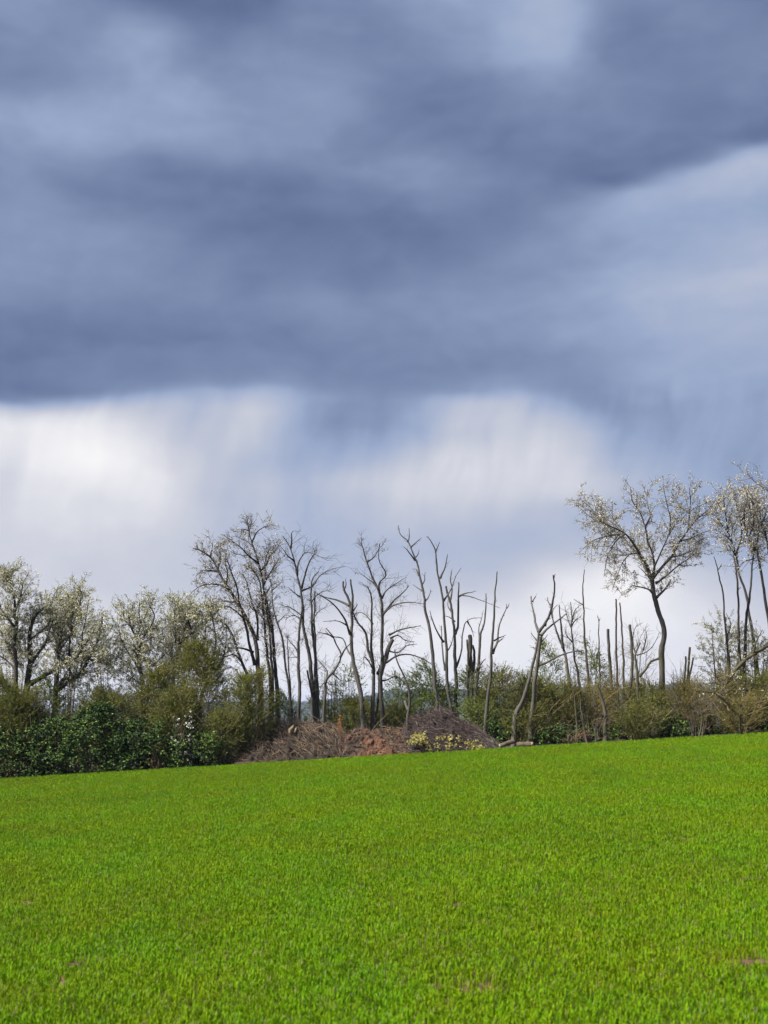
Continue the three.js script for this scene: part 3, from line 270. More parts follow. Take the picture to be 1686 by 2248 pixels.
 ["blossom2","blossoming_tree","white blossoming tree at the upper right, stem leaning left, nearest the big lone one","",13.08,50.2,[[1,0.095,0.015,0.0,-0.12,-0.01,2.54,-0.04,2.9,-0.11,3.56,-0.24,4.67,-0.44,5.34,-0.55,6.1,-0.71,6.63,-0.83,6.99,-1.05,7.22],[0,0.05,0.012,-0.55,6.1,-0.39,6.72,-0.42,7.27,-0.58,7.72,-0.66,8.17],[0,0.04,0.01,-0.79,6.9,-0.95,7.45,-1.07,7.9,-1.15,8.26],[0,0.04,0.01,-0.42,7.27,-0.14,7.67,-0.03,8.12],[0,0.04,0.01,-0.88,7.04,-1.18,7.36,-1.3,7.81],[0,0.035,0.01,-0.67,6.54,-0.89,6.72,-1.11,6.81],[0,0.035,0.01,-0.51,6.01,-0.85,6.37,-1.07,6.45],[0,0.035,0.008,-0.71,6.63,-0.6,7.27,-0.81,7.72,-0.84,8.17]]],
 ["blossom2","blossoming_tree","middle of three white blossoming trees at the upper right, with forked upright stem","",12.48,49.6,[[1,0.085,0.015,0.0,-0.12,0.01,2.48,0.05,2.91,0.13,4.0,0.29,4.75,0.36,5.54,0.43,6.21,0.27,6.61,0.15,6.96],[0,0.05,0.012,0.42,6.12,0.62,6.61,0.68,7.14,0.61,7.68,0.54,8.03],[0,0.04,0.01,0.22,6.7,0.06,7.1,0.03,7.54,0.09,7.99],[0,0.04,0.01,0.66,7.05,0.87,7.36,0.97,7.81],[0,0.035,0.01,0.27,6.61,0.38,7.23,0.31,7.72,0.23,8.12],[0,0.03,0.008,0.4,5.9,0.11,5.81,-0.03,5.63]]],
 ["blossom2","blossoming_tree","rightmost white blossoming tree, its crown running off the right edge of the picture","",13.9,50.5,[[1,0.1,0.02,0.0,-0.12,-0.04,2.42,-0.19,3.3,-0.29,4.06,-0.43,5.09,-0.54,5.99,-0.68,6.89,-0.71,7.44,-0.83,7.89],[1,0.1,0.02,0.01,-0.12,0.0,2.42,-0.02,4.19,-0.11,5.31,-0.25,6.35,-0.37,6.89,-0.58,7.21],[0,0.05,0.012,-0.25,6.35,-0.05,6.98,-0.07,7.66,-0.19,8.03,-0.31,8.35],[0,0.045,0.012,-0.05,6.98,0.24,7.44,0.44,7.89,0.36,8.25],[0,0.045,0.01,-0.41,6.98,-0.43,7.53,-0.51,7.98,-0.36,8.3],[0,0.045,0.01,-0.11,5.31,0.27,5.9,0.57,6.62,0.68,7.21],[0,0.03,0.006,-0.19,8.16,-0.53,8.48,-0.84,8.76,-0.97,8.94],[0,0.04,0.01,-0.68,6.89,-0.94,7.21,-1.11,7.62]]],
 ["pole","dead_pole","dead pole with crooked tapering tip, left of the three white blossoming trees","dead bare poles in the right hedge",11.85,49.0,[[1,0.07,0.012,0.0,-0.12,-0.01,2.29,-0.03,2.93,-0.09,3.58,-0.12,4.66,-0.21,5.27,-0.32,5.79,-0.38,6.02],[0,0.02,0.008,-0.27,5.53,-0.2,5.64,-0.15,5.73],[0,0.03,0.01,-0.04,3.23,0.13,3.66,0.01,4.05]]],
 ["pole","dead_pole","tall dead pole rising into the white blossom crowns at the upper right","dead bare poles in the right hedge",12.25,49.2,[[1,0.075,0.025,0.0,-0.12,0.0,2.27,0.01,3.13,0.01,3.78,0.03,5.09,-0.05,5.7,-0.09,6.05],[0,0.02,0.01,0.03,4.82,0.12,4.91]]],
 ["log","dead_pole","left of three short slanted dark poles right of the big blossoming trunk","dead bare poles in the right hedge",10.44,49.8,[[1,0.05,0.04,0.0,-0.12,0.01,1.73,0.04,2.16,0.07,2.64]]],
 ["log","dead_pole","tallest and middle of three short dark poles right of the big blossoming trunk","dead bare poles in the right hedge",10.52,49.9,[[1,0.055,0.045,0.0,-0.12,0.02,1.72,0.07,2.33,0.13,2.95]]],
 ["log","dead_pole","right-leaning shortest of three short dark poles right of the big blossoming trunk","dead bare poles in the right hedge",10.56,49.7,[[1,0.045,0.035,0.0,-0.12,0.02,1.72,0.1,2.16,0.18,2.59]]],
 ["mossy","mossy_bush_tree","squat thick-footed bush tree with spreading mossy arms at the right edge of the field","",11.8,47.3,[[1,0.17,0.1,0.0,-0.12,0.01,0.33,0.03,0.62],[0,0.06,0.015,-0.03,0.58,-0.3,0.7,-0.66,1.07,-1.02,1.28,-1.48,1.36],[0,0.06,0.015,0.01,0.62,-0.08,0.91,-0.28,1.15,-0.4,1.48,-0.46,1.89],[0,0.06,0.015,0.05,0.62,0.13,1.11,0.19,1.48,0.41,1.89],[0,0.05,0.015,0.07,0.6,0.33,0.82,0.63,1.03,0.96,1.11],[0,0.05,0.015,0.07,0.58,0.45,0.7,0.79,0.91,1.16,0.95],[0,0.04,0.01,0.13,1.07,-0.02,1.48,-0.05,1.81],[0,0.04,0.01,0.22,1.4,0.56,1.56,0.81,1.65]]],
 ["bough","fallen_bough","thick brown mossy bough slanting up to the right edge of the picture","",11.4,48.2,[[1,0.09,0.06,0.0,-0.12,0.09,1.59,0.41,2.05,0.84,2.47,1.32,2.77,1.88,3.06],[0,0.04,0.01,0.62,2.26,0.59,2.64,0.48,2.98],[0,0.04,0.01,1.06,2.62,1.16,3.06,1.35,3.44]]],
];
// kind, x, distance, height, half width, density, label
const SHRUBS = [
 ["ivy",-12.52,46.9,1.51,1.28,1,"dark glossy ivy thicket at the far left end of the hedge"],
 ["ivy",-10.9,46.95,1.67,1.13,1,"dark ivy thicket at the field edge below the blue hill gap, left half"],
 ["ivy",-9.36,47.0,1.99,1.17,1.1,"tallest dark ivy thicket in the left hedge, right of the blue hill gap"],
 ["ivy",-7.86,46.95,1.61,1.13,1,"dark ivy thicket left of the white sprig bush"],
 ["ivy",-6.12,46.85,1.04,1.13,1,"dark ivy and bramble thicket between the white sprig bush and the brush heap"],
 ["olive",-12.48,48.0,2.83,1.31,1.1,"brownish olive bush above the ivy at the far left edge"],
 ["olive",-11.3,48.3,1.78,0.8,1,"low olive bush under the blue hill gap in the left hedge"],
 ["olive",-9.09,48.2,2.91,1.05,1.05,"brownish olive bush above the tallest ivy, right of the blue hill gap"],
 ["olive",-7.65,48.3,2.78,0.9,1,"olive bush above the ivy, behind the white sprig bush"],
 ["olive",-6.16,48.5,3.61,1.03,1,"tall olive green bush below the leaning tree, left of the brush heap"],
 ["olive",-4.51,47.6,2.82,0.88,1.1,"dark olive bush overhanging the left end of the brush heap"],
 ["fresh",-11.46,48.8,3.2,0.66,0.9,"green bush wrapped round the feet of the two largest cream blossoming trees"],
 ["cream",-10.13,49.2,3.27,0.54,0.8,"loose cream flowering bush arching over the blue hill gap on its right"],
 ["cream",-8.09,49.4,3.98,0.71,0.9,"cream flowering bush between the two slim blossoming trees, left"],
 ["cream",-7.01,49.5,4.31,0.76,0.9,"cream flowering bush under the low broad blossoming tree, left of centre"],
 ["white",-6.53,46.7,1.57,0.3,1,"small bush with bright white blossom sprigs against dark ivy"],
 ["fresh",-3.41,50.4,1.9,0.71,1,"green bush behind the crest of the brown brush heap, below the slim leaning stems"],
 ["fresh",-2.38,50.6,1.64,0.65,0.9,"low green bush among the feet of the bare arched tree"],
 ["fresh",-1.32,51.0,2.86,0.85,0.55,"airy pale green bush in the gap left of the bare many-limbed tree"],
 ["olive",-0.84,50.0,1.87,0.96,1,"olive bush behind the soil heap in the centre"],
 ["olive",0.4,50.2,1.59,0.68,1,"olive bush behind the pale splintered sapling"],
 ["fresh",1.62,50.0,2.74,0.96,1.1,"bright green bush at the feet of the tallest dead tree, behind the dark brush heap"],
 ["fresh",3.05,49.8,2.62,0.8,0.9,"bright green bush at the feet of the pronged dead tree, right of centre"],
 ["olive",3.95,49.2,2.43,0.79,1,"brown-green bush right of the tall straight dead spike"],
 ["fresh",3.19,48.6,1.52,0.7,1,"low green bush behind the right end of the dark brush heap"],
 ["ivy",4.1,48.4,0.94,0.74,0.9,"dark ivy thicket between the straight dead spike and the crossing trunks"],
 ["olive",5.0,48.8,2.15,0.86,1.1,"olive green bush directly behind the tree with two crossing trunks"],
 ["fresh",5.79,50.8,3.15,0.65,0.6,"airy yellow-green bush above the hedge, under the snapped horizontal limb"],
 ["olive",5.98,48.6,1.89,0.86,1.1,"dense olive bush right of the crossing trunks"],
 ["fresh",7.49,50.8,3.25,0.68,0.6,"airy green bush round the tallest reddish pole"],
 ["lichen",6.89,48.5,1.69,0.81,1,"ochre lichened twiggy bush above the thin pale snapped stem"],
 ["lichen",8.06,48.8,1.85,0.81,1,"ochre twiggy bush at the feet of the pole cluster"],
 ["olive",9.07,48.2,1.74,0.93,1.1,"dense olive bush at the foot of the big lone blossoming trunk"],
 ["lichen",10.1,48.0,1.55,0.89,1,"ochre twiggy bush below the three short dark poles"],
 ["lichen",11.32,48.6,1.74,0.86,0.8,"thin ochre twiggy bush behind the squat mossy bush tree"],
 ["olive",12.67,48.4,1.89,1.09,1,"olive bush at the right edge of the hedge"],
 ["ivy",5.57,47.3,0.54,0.68,0.8,"low ivy thicket at the field edge right of the crossing trunks"],
 ["ivy",6.89,47.6,0.54,0.61,0.8,"low ivy thicket left of the squat grey pollard"],
 ["ivy",8.16,47.5,0.5,0.64,0.8,"low ivy thicket between the squat pollard and the leaning pole feet"],
 ["ivy",9.57,47.4,0.68,0.73,0.9,"low ivy thicket at the field edge below the big lone blossoming tree"],
 ["ivy",10.86,47.8,0.51,0.61,0.8,"low ivy thicket left of the squat mossy bush tree"],
 ["ivy",12.49,47.9,0.61,0.92,0.9,"dark ivy thicket at the far right end of the hedge"],
 ["cream",11.94,49.9,4.09,0.96,0.8,"leafy cream flowering bush under the white blossoming trees at the right"],
 ["cream",13.26,50.3,3.31,0.89,0.8,"cream flowering bush at the right picture edge, below the rightmost tree"],
 ["twiggy",8.9,50.0,3.31,0.58,0.8,"bare fine-twigged bush just left of the big blossoming trunk"],
 ["twiggy",10.47,50.6,2.67,0.49,0.6,"faint thin-twigged bush between the big trunk and the three short poles"],
 ["olive",-12.0,47.7,2.28,0.99,1,"olive bush half buried in ivy at the far left"],
 ["olive",-6.9,47.4,2.44,0.76,1,"olive bush rising just behind the white sprig bush"],
 ["olive",-5.27,47.1,1.6,0.6,0.9,"low olive bush in front, between the ivy and the left end of the brush heap"],
 ["twiggy",6.8,46.9,1.03,0.75,1,"tangle of thin brown stems in front of the squat grey pollard"],
 ["twiggy",10.25,47.0,1.13,0.83,1,"tangle of thin ochre stems left of the squat mossy bush tree"],
 ["lichen",11.66,46.95,1.27,0.83,0.7,"ochre twiggy bush in front of the right half of the squat mossy bush tree"],
 ["olive",8.32,47.1,1.01,0.75,0.9,"low olive bush left of the foot of the big lone blossoming trunk"],
 ["olive",4.65,47.8,1.07,0.69,0.9,"low olive bush between the feet of the two crossing trunks"],
 ["fresh",0.6,50.8,2.29,0.73,0.7,"airy green bush right of the bare many-limbed tree in the centre"],
 ["olive",14.83,48.6,2.38,1.25,0.8,"tall olive bush where the hedge runs on past the right picture edge"],
 ["lichen",16.99,48.8,2.11,1.25,0.8,"ochre bush farthest along the hedge past the right picture edge"],
 ["ivy",14.9,47.6,0.41,1.37,0.7,"ivy thicket where the hedge runs on past the right picture edge"],
 ["olive",-14.98,48.4,3.2,1.32,0.8,"tall olive bush where the hedge runs on past the left picture edge"],
 ["ivy",-14.77,47.0,1.56,1.43,0.7,"ivy thicket where the hedge runs on past the left picture edge"],
 ["bramble",-11.85,46.45,0.57,0.51,0.9,"low dry brown bramble at the field edge, far left"],
 ["bramble",-9.67,46.5,0.78,0.45,0.9,"dry reddish bramble tangle in front of the tallest ivy"],
 ["bramble",-7.32,46.5,0.71,0.45,0.9,"dry brown bramble at the field edge left of the white sprig bush"],
 ["bramble",6.09,46.7,0.42,0.51,0.8,"dry brown bramble at the field edge left of the squat pollard"],
 ["cream",-13.1,50.3,5.58,1.0,0.55,"cream flowering thicket behind the largest blossoming tree at the left edge"],
 ["cream",-11.22,50.5,5.8,0.89,0.55,"cream flowering thicket behind the tree with the S-shaped limb"],
 ["cream",-9.68,50.2,4.73,0.77,0.6,"cream flowering thicket left of the slim blossoming tree"],
 ["twiggy",3.52,50.4,3.08,0.61,0.7,"fine bare twigs among the sawn stump poles, right of centre"],
 ["twiggy",6.49,50.6,3.15,0.58,0.7,"fine bare twigs behind the slanting forked dead tree"],
 ["twiggy",8.09,50.5,2.97,0.55,0.7,"fine bare twigs between the pole cluster and the slender forked pole"],
 ["twiggy",-1.91,50.8,3.41,0.65,0.6,"fine bare twigs between the bare arched tree and the hook-shaped dead tree"],
];


const BARK = {
  cream: [[.110, .094, .076], [.066, .056, .044]], sparse: [[.125, .108, .090], [.078, .066, .054]], thinbare: [[.165, .150, .130], [.098, .086, .073]], bare: [[.165, .152, .134], [.102, .091, .078]],
  dead: [[.205, .192, .172], [.120, .108, .094]], stub: [[.190, .174, .152], [.110, .096, .081]], pole: [[.175, .130, .102], [.105, .078, .061]], log: [[.180, .163, .140], [.110, .094, .077]],
  mossy: [[.095, .078, .050], [.055, .043, .031]],
  blossom: [[.215, .200, .176], [.115, .103, .090]], blossom2: [[.125, .111, .096], [.076, .066, .056]], bough: [[.140, .104, .066], [.088, .066, .044]],
};
const LICHEN = [.125, .118, .034];
// how each kind branches: side shoots per metre (two orders), their lengths, upward pull, blossom
const GROW = {
  cream: { a: 16, la: [.45, 1.45], b: 8, lb: [.12, .36], up: .10, from: .22, min: .6, fl: 1.9, tone: 'cream' },
  blossom: { a: 11, la: [.40, 1.15], b: 9, lb: [.12, .32], up: .04, from: .97, min: 4.2, fl: 1.25, tone: 'cherry' },
  blossom2: { a: 10, la: [.45, 1.25], b: 9, lb: [.12, .34], up: .05, from: .60, min: 5.2, fl: 1.45, tone: 'white' },
  sparse: { a: 11, la: [.35, 1.15], b: 8, lb: [.14, .40], up: .26, from: .30, min: 2.0, fl: .85, tone: 'sparse' },
  bare: { a: 8.0, la: [.25, 1.10], b: 6.0, lb: [.10, .40], up: .16, from: .30, min: 1.9, fl: 0 },
  thinbare: { a: 9.5, la: [.22, .95], b: 5.2, lb: [.10, .38], up: .24, from: .25, min: 1.2, fl: .04, tone: 'sparse' },
  dead: { a: 3.2, la: [.08, .46], b: 1.8, lb: [.05, .16], up: .35, from: .30, min: 1.8, fl: 0, lone: 1 },
  mossy: { a: 8, la: [.25, .8], b: 7, lb: [.1, .34], up: .35, from: .3, min: .5, fl: .5, tone: 'cream' },
  stub: { a: 3.2, la: [.07, .34], b: 1.0, lb: [.05, .14], up: .30, from: .30, min: 1.4, fl: 0, lone: 1 },
  pole: { a: 4.2, la: [.04, .15], b: 0, lb: [.05, .1], up: .15, from: .3, min: 1.6, fl: 0, lone: 1 },
  log: { a: .5, la: [.05, .2], b: 0, lb: [.05, .1], up: .2, from: .3, min: 1.2, fl: 0, lone: 1 },
  bough: { a: 5, la: [.25, .8], b: 5, lb: [.1, .3], up: .4, from: .1, min: .4, fl: .6, tone: 'cream' },
};
const PETAL = {
  cream: [[.66, .63, .44], [.54, .53, .33], [.74, .72, .58]], cherry: [[.66, .63, .53], [.56, .52, .41], [.46, .40, .28]], white: [[.70, .68, .60], [.62, .59, .50], [.54, .49, .39]], sparse: [[.66, .60, .46], [.58, .50, .36], [.72, .68, .58]], sprig: [[.92, .92, .9], [.9, .9, .86], [.86, .86, .8]],
};
const YOUNG = { cream: [[.15, .17, .045], [.11, .12, .035]], cherry: [[.17, .15, .055], [.13, .13, .045]], white: [[.19, .18, .08], [.16, .14, .07]], sparse: [[.15, .12, .05], [.11, .10, .04]], sprig: [[.1, .14, .04], [.08, .1, .03]] };
const MIXED = { cream: .56, cherry: .62, white: .74, sparse: .45, sprig: .9 };

function cluster(R, petals, leaves, x, y, z, tone) { // a knot of flowers with young leaves
  const k = 4 + Math.floor(R() * 4);
  for (let i = 0; i < k; i++) {
    const d = dirR(R), s = across(R, d), isP = R() < MIXED[tone], q = .05;
    const c = isP ? PETAL[tone][Math.floor(R() * 3)] : mix3(...YOUNG[tone], R());
    const L = isP ? .028 + .022 * R() : .034 + .028 * R();
    (isP ? petals : leaves).leaf(x + (R() - .5) * q * 1.6, y + (R() - .5) * q * 1.6, z + (R() - .5) * q * 1.6, d.x, d.y, d.z, s.x, s.y, s.z, L, isP ? L * .95 : L * .5, c);
  }
}
function shoot(R, start, dir, len, up, n, bend = .22) { // a wandering shoot that turns towards the light
  const pts = [start.clone()], d = dir.clone(), q = start.clone();
  for (let i = 0; i < n; i++) { d.addScaledVector(dirR(R), bend); d.y += up * .5; d.normalize(); q.addScaledVector(d, len / n); pts.push(q.clone()); }
  return pts;
}
const along = (pts, t) => { const f = t * (pts.length - 1), i = Math.min(pts.length - 2, Math.floor(f)); return [pts[i].clone().lerp(pts[i + 1], f - i), pts[i + 1].clone().sub(pts[i]).normalize(), i]; };
const lengthOf = (pts) => { let l = 0; for (let i = 1; i < pts.length; i++) l += pts[i].distanceTo(pts[i - 1]); return l; };

function makeTree([kind, name, label, group, bx, dist, limbs], seed) {
  const R = rng(9001 + seed * 77), G = GROW[kind], root = thing(name, label, /stump|pole|bough/.test(name) ? name.split('_').join(' ').replace('dead ', '').replace('fallen ', '').replace('pollard ', '') : 'tree', bx, -dist, group || undefined);
  const petals = new Geo(), leaves = new Geo(), done = [];
  let twigs = new Geo();
  const [c0, c1] = BARK[kind].map((c) => c.map((v) => v * .74)), right = smooth(3, 6, bx) * .9 + (kind === 'cream' || kind === 'sparse' ? .45 : .15);
  let trunks = 0;
  for (const [isTrunk, r0, r1, ...xy] of limbs) {
    const flat = []; for (let i = 0; i < xy.length; i += 2) flat.push([xy[i], xy[i + 1]]);
    // depth: trunks stand a little before or behind one another; a bough leaves its parent at the parent's depth and swings out
    let z0 = 0, swing = (R() - .5) * .14;
    if (isTrunk) { z0 = trunks++ ? (R() - .5) * .7 : 0; } else {
      let best = 1e9; for (const l of done) for (const p of l) { const e = (p.x - flat[0][0]) ** 2 + (p.y - flat[0][1]) ** 2; if (e < best) { best = e; z0 = p.z; } }
      swing = (R() < .5 ? -1 : 1) * (.2 + .55 * R());
    }
    const key = []; let run = 0;
    flat.forEach(([x, y], i) => { if (i) run += Math.hypot(x - flat[i - 1][0], y - flat[i - 1][1]); key.push(V(x, y, z0 + swing * run + .05 * N3(run * 1.3, seed, 3.3))); });
    const curve = new THREE.CatmullRomCurve3(key, false, 'centripetal'), len = curve.getLength(), n = Math.max(4, Math.ceil(len / .16)), pts = curve.getPoints(n);
    for (let i = 1; i < n; i++) { pts[i].x += .030 * N3(pts[i].y * 2.1, seed + i * .01, 7.7) + .016 * N3(pts[i].y * 6.3, seed, 2.7); pts[i].z += .03 * N3(pts[i].y * 1.7, seed, 1.7); }
    const rad = pts.map((_, i) => { const t = i / n; return .82 * lerp(r0, r1, Math.pow(t, .85)) * (isTrunk ? 1 + .45 * Math.exp(-t * len / .28) : 1 + .35 * Math.exp(-t * len / .12)) * (1 + .10 * N3(t * len * 3.1, seed, 5.5)); });
    const col = (i, k) => {
      if (k < 0) return kind === 'log' || kind === 'stub' || kind === 'dead' ? [.46, .37, .26] : c1;
      const p = pts[i], a = k * 1.1, m = .5 + 1.1 * fbm(p.x * 2.2 + Math.cos(a) * .5, p.y * 1.3, p.z * 2 + seed + Math.sin(a) * .5, 3);
      const patch = smooth(.08, .26, fbm(p.x * 1.4 + Math.cos(a) * .35, p.y * 1.1 + 3, seed * 1.7 + Math.sin(a) * .35, 3) + .16 * right) * right * smooth(3.6, 2.2, p.y);
      return mix3(mix3(c1, c0, clamp(m, 0, 1)), LICHEN, patch * .75);
    };
    new Geo().tube(pts, rad, r0 > .05 ? 9 : 6, col).mesh(isTrunk ? 'trunk' : 'branch', bark, root);
    done.push(pts);
    // side shoots
    const count = Math.round(len * G.a * (isTrunk ? 1 - G.from : .88) * (.8 + .4 * R()));
    for (let s = 0; s < count; s++) {
      const t = isTrunk ? lerp(G.from, .98, R()) : lerp(.12, 1, R()), [q, d, ix] = along(pts, t);
      if (q.y < G.min) continue;
      const out = across(R, d), dir = d.clone().multiplyScalar(.55 + .35 * R()).addScaledVector(out, .8).normalize(), rr = rad[ix];
      const L = lerp(G.la[0], G.la[1], R() * R() * .6 + R() * .4) * (kind === 'blossom' || kind === 'blossom2' ? lerp(1.1, .75, t) : kind === 'cream' ? lerp(1.1, .65, t) : lerp(1.05, .5, t)), ra = clamp(L * (G.lone ? .026 : .014), G.lone ? .008 : .0065, Math.min(.02, rr * .6));
      const tp = shoot(R, q, dir, L, G.up, L > .3 ? 4 : 2), tc = mix3(c1, c0, R() * .6).map((v) => v * .82);
      twigs.tube(tp, tp.map((_, i) => lerp(ra, .0035, i / (tp.length - 1))), 3, () => tc);
      const nb = Math.round(L * G.b * (.7 + .6 * R()));
      for (let b = 0; b < nb; b++) {
        const [q2, d2] = along(tp, .15 + .85 * R()), dir2 = d2.clone().multiplyScalar(.6).addScaledVector(across(R, d2), .8).normalize();
        const L2 = lerp(G.lb[0], G.lb[1], R()), tp2 = shoot(R, q2, dir2, L2, G.up * .8, 2);
        twigs.tube(tp2, [.0048, .0036, .0024], 3, () => tc);
        if (G.fl) { const nf = Math.floor(G.fl + R()); for (let f = 0; f < nf; f++) { const [p] = along(tp2, R()); cluster(R, petals, leaves, p.x, p.y, p.z, G.tone); } }
      }
      if (G.lone) { twigs.mesh('twig', twigMat, root); twigs = new Geo(); }
      if (G.fl) { const nf = Math.floor(G.fl * .8 + R()); for (let f = 0; f < nf; f++) { const [p] = along(tp, .3 + .7 * R()); cluster(R, petals, leaves, p.x, p.y, p.z, G.tone); } }
    }
  }
  if (twigs.nv) twigs.mesh('twigs', twigMat, root);
  if (leaves.nv) leaves.mesh('foliage', leafMat, root);
  if (petals.nv) petals.mesh('blossom', petalMat, root);
  return root;
}
TREES.forEach(makeTree);

const BUSH = { // sprays per square metre of face, spray length, leaves per spray, leaf size, leaf colours, twig colour, droop or rise
  ivy: { name: 'ivy_thicket', cat: 'ivy', n: 470, l: [.16, .40], k: 9, s: [.050, .085], c: [[.020, .044, .009], [.050, .100, .014], [.140, .215, .032]], t: [.085, .065, .045], up: -.05, mat: ivyMat, shell: .75 },
  olive: { name: 'olive_bush', cat: 'bush', n: 640, l: [.25, .62], k: 13, s: [.030, .054], c: [[.125, .155, .020], [.205, .230, .028], [.165, .125, .030]], t: [.130, .108, .050], up: .45, mat: leafMat, shell: .45 },
  fresh: { name: 'green_bush', cat: 'bush', n: 340, l: [.22, .55], k: 11, s: [.034, .062], c: [[.140, .205, .018], [.215, .285, .024], [.100, .150, .018]], t: [.115, .092, .060], up: .4, mat: leafMat, shell: .45 },
  lichen: { name: 'twiggy_bush', cat: 'bush', n: 520, l: [.30, .75], k: 10, s: [.028, .048], c: [[.145, .148, .024], [.205, .185, .030], [.250, .175, .028]], t: [.190, .145, .060], up: .35, mat: leafMat, shell: .35 },
  cream: { name: 'flowering_bush', cat: 'bush', n: 120, l: [.30, .70], k: 0, f: 5, tone: 'cream', s: [.02, .03], c: [[.1, .1, .03], [.1, .1, .03], [.1, .1, .03]], t: [.13, .10, .07], up: .4, mat: leafMat, shell: .35 },
  white: { name: 'white_sprig_bush', cat: 'bush', n: 62, l: [.2, .45], k: 2, f: 2, tone: 'sprig', s: [.02, .035], c: [[.06, .09, .02], [.08, .11, .03], [.05, .08, .02]], t: [.16, .13, .09], up: .5, mat: leafMat, shell: .5 },
  bramble: { name: 'dry_bramble', cat: 'bramble', n: 150, l: [.25, .6], k: 3, s: [.02, .04], c: [[.17, .12, .06], [.24, .17, .08], [.10, .12, .03]], t: [.19, .125, .075], up: .15, mat: leafMat, shell: .3 },
  twiggy: { name: 'bare_bush', cat: 'bush', n: 95, l: [.35, .85], k: 2, s: [.02, .03], c: [[.14, .13, .05], [.12, .1, .04], [.1, .09, .03]], t: [.15, .12, .085], up: .5, mat: leafMat, shell: .2 },
};
function makeBush([kind, x, dist, h, w, dens, label], seed) {
  const R = rng(4001 + seed * 131), B = BUSH[kind], root = thing(B.name, label, B.cat, x, -dist);
  const deep = Math.min(1.05, w * .95), twigs = new Geo(), leaves = new Geo(), petals = new Geo();
  const prof = (t) => kind === 'ivy' ? Math.sqrt(Math.max(0, 1 - Math.pow(t, 2.6))) * (.85 + .15 * t) : (.52 + .48 * Math.sin(Math.min(1, t * 1.35) * Math.PI / 2)) * Math.sqrt(Math.max(0.02, 1 - Math.pow(t, 4)));
  const stems = kind === 'ivy' ? 4 : 11;
  for (let i = 0; i < stems; i++) {
    const a = R() * 6.28, q = .15 + .5 * R(), top = h * (.55 + .4 * R()), s0 = V(Math.cos(a) * w * .22, -.08, Math.sin(a) * deep * .22), e = V(Math.cos(a) * w * q, top, Math.sin(a) * deep * q), m = s0.clone().lerp(e, .5).add(V((R() - .5) * .25, .12, (R() - .5) * .25));
    const pts = new THREE.CatmullRomCurve3([s0, m, e]).getPoints(8), r = .016 + .018 * R(), sc = B.t.map((v) => v * (.75 + .5 * R()));
    new Geo().tube(pts, pts.map((_, j) => lerp(r, .006, j / 8)), 5, () => sc).mesh('stem', bark, root);
  }
  if (kind === 'olive' || kind === 'lichen') for (let i = 0; i < 16; i++) { // long arching whips
    const a = R() * 6.28, o = V(Math.cos(a) * w * .5, h * (.15 + .6 * R()), Math.sin(a) * deep * .75), pts = shoot(R, o, V(Math.cos(a + (R() - .5) * 2) * .8, .5, Math.sin(a) * .8).normalize(), .7 + .8 * R(), .1, 6, .16), v = .7 + .6 * R();
    new Geo().tube(pts, pts.map((_, j) => lerp(.010, .005, j / 6)), 5, () => i % 3 ? [.24 * v, .18 * v, .085 * v] : [.10 * v, .078 * v, .058 * v]).mesh('whip', twigMat, root);
  }
  const N = Math.round(B.n * dens * h * w * 2);
  for (let i = 0; i < N; i++) {
    const ty = Math.pow(R(), .9), y = .02 + ty * h * .97, a = R() * 6.2832, q = Math.pow(R(), 1 - B.shell * .8), pr = prof(ty);
    const lump = 1 + .62 * fbm(x + Math.cos(a) * 1.3, y * 1.3, seed + Math.sin(a) * 1.3, 3);
    const px = Math.cos(a) * w * pr * q * lump, pz = Math.sin(a) * deep * pr * q * lump;
    const gap = fbm((x + px) * 2.3, y * 2.5, (pz - dist) * 2.3, 3); if (gap < (kind === 'ivy' ? .05 : -.01) && R() < .9) continue; // gaps between clumps
    const crest = .98 + .62 * fbm((x + px) * 1.15, seed * .7 + pz * .8, 3.3, 3), o = V(px, y * (kind === 'ivy' ? .75 + .5 * crest - .2 : crest), pz), dir = V(Math.cos(a) * (.4 + q * .5), B.up + (R() - .5) * .7, Math.sin(a) * (.4 + q * .5)).addScaledVector(dirR(R), .45).normalize();
    const L = lerp(B.l[0], B.l[1], R()), pts = shoot(R, o, dir, L, B.up * .6, 2, .3), tv = .65 + .7 * R(), tc = B.t.map((v) => v * tv);
    if (kind !== 'ivy' || R() < .35) twigs.tube(pts, [.005, .0038, .0022], 3, () => tc);
    const tint = N3((x + px) * 1.7, y * 1.7, seed * .3) * .9 + .4;
    for (let k = 0; k < B.k; k++) {
      const [p, d] = along(pts, R()), ld = d.clone().multiplyScalar(.4).addScaledVector(dirR(R), .9), u = R();
      if (kind === 'ivy') ld.y -= .35;
      ld.normalize();
      const ls = across(R, ld); if (kind === 'ivy') ls.y *= .4; ls.normalize();
      const S = lerp(B.s[0], B.s[1], R()), c = u < .16 ? B.c[2] : mix3(B.c[0], B.c[1], clamp(tint + (R() - .5) * .8, 0, 1));
      leaves.leaf(p.x, p.y, p.z, ld.x, ld.y, ld.z, ls.x, ls.y, ls.z, S, kind === 'ivy' ? S * .95 : S * .62, c);
    }
    if (B.f) for (let k = 0; k < B.f; k++) { const [p] = along(pts, R()); cluster(R, petals, leaves, p.x, p.y, p.z, B.tone); }
  }
  twigs.mesh('twigs', twigMat, root);
  if (leaves.nv) leaves.mesh('foliage', B.mat, root);
  if (petals.nv) petals.mesh('blossom', petalMat, root);
}
SHRUBS.forEach(makeBush);

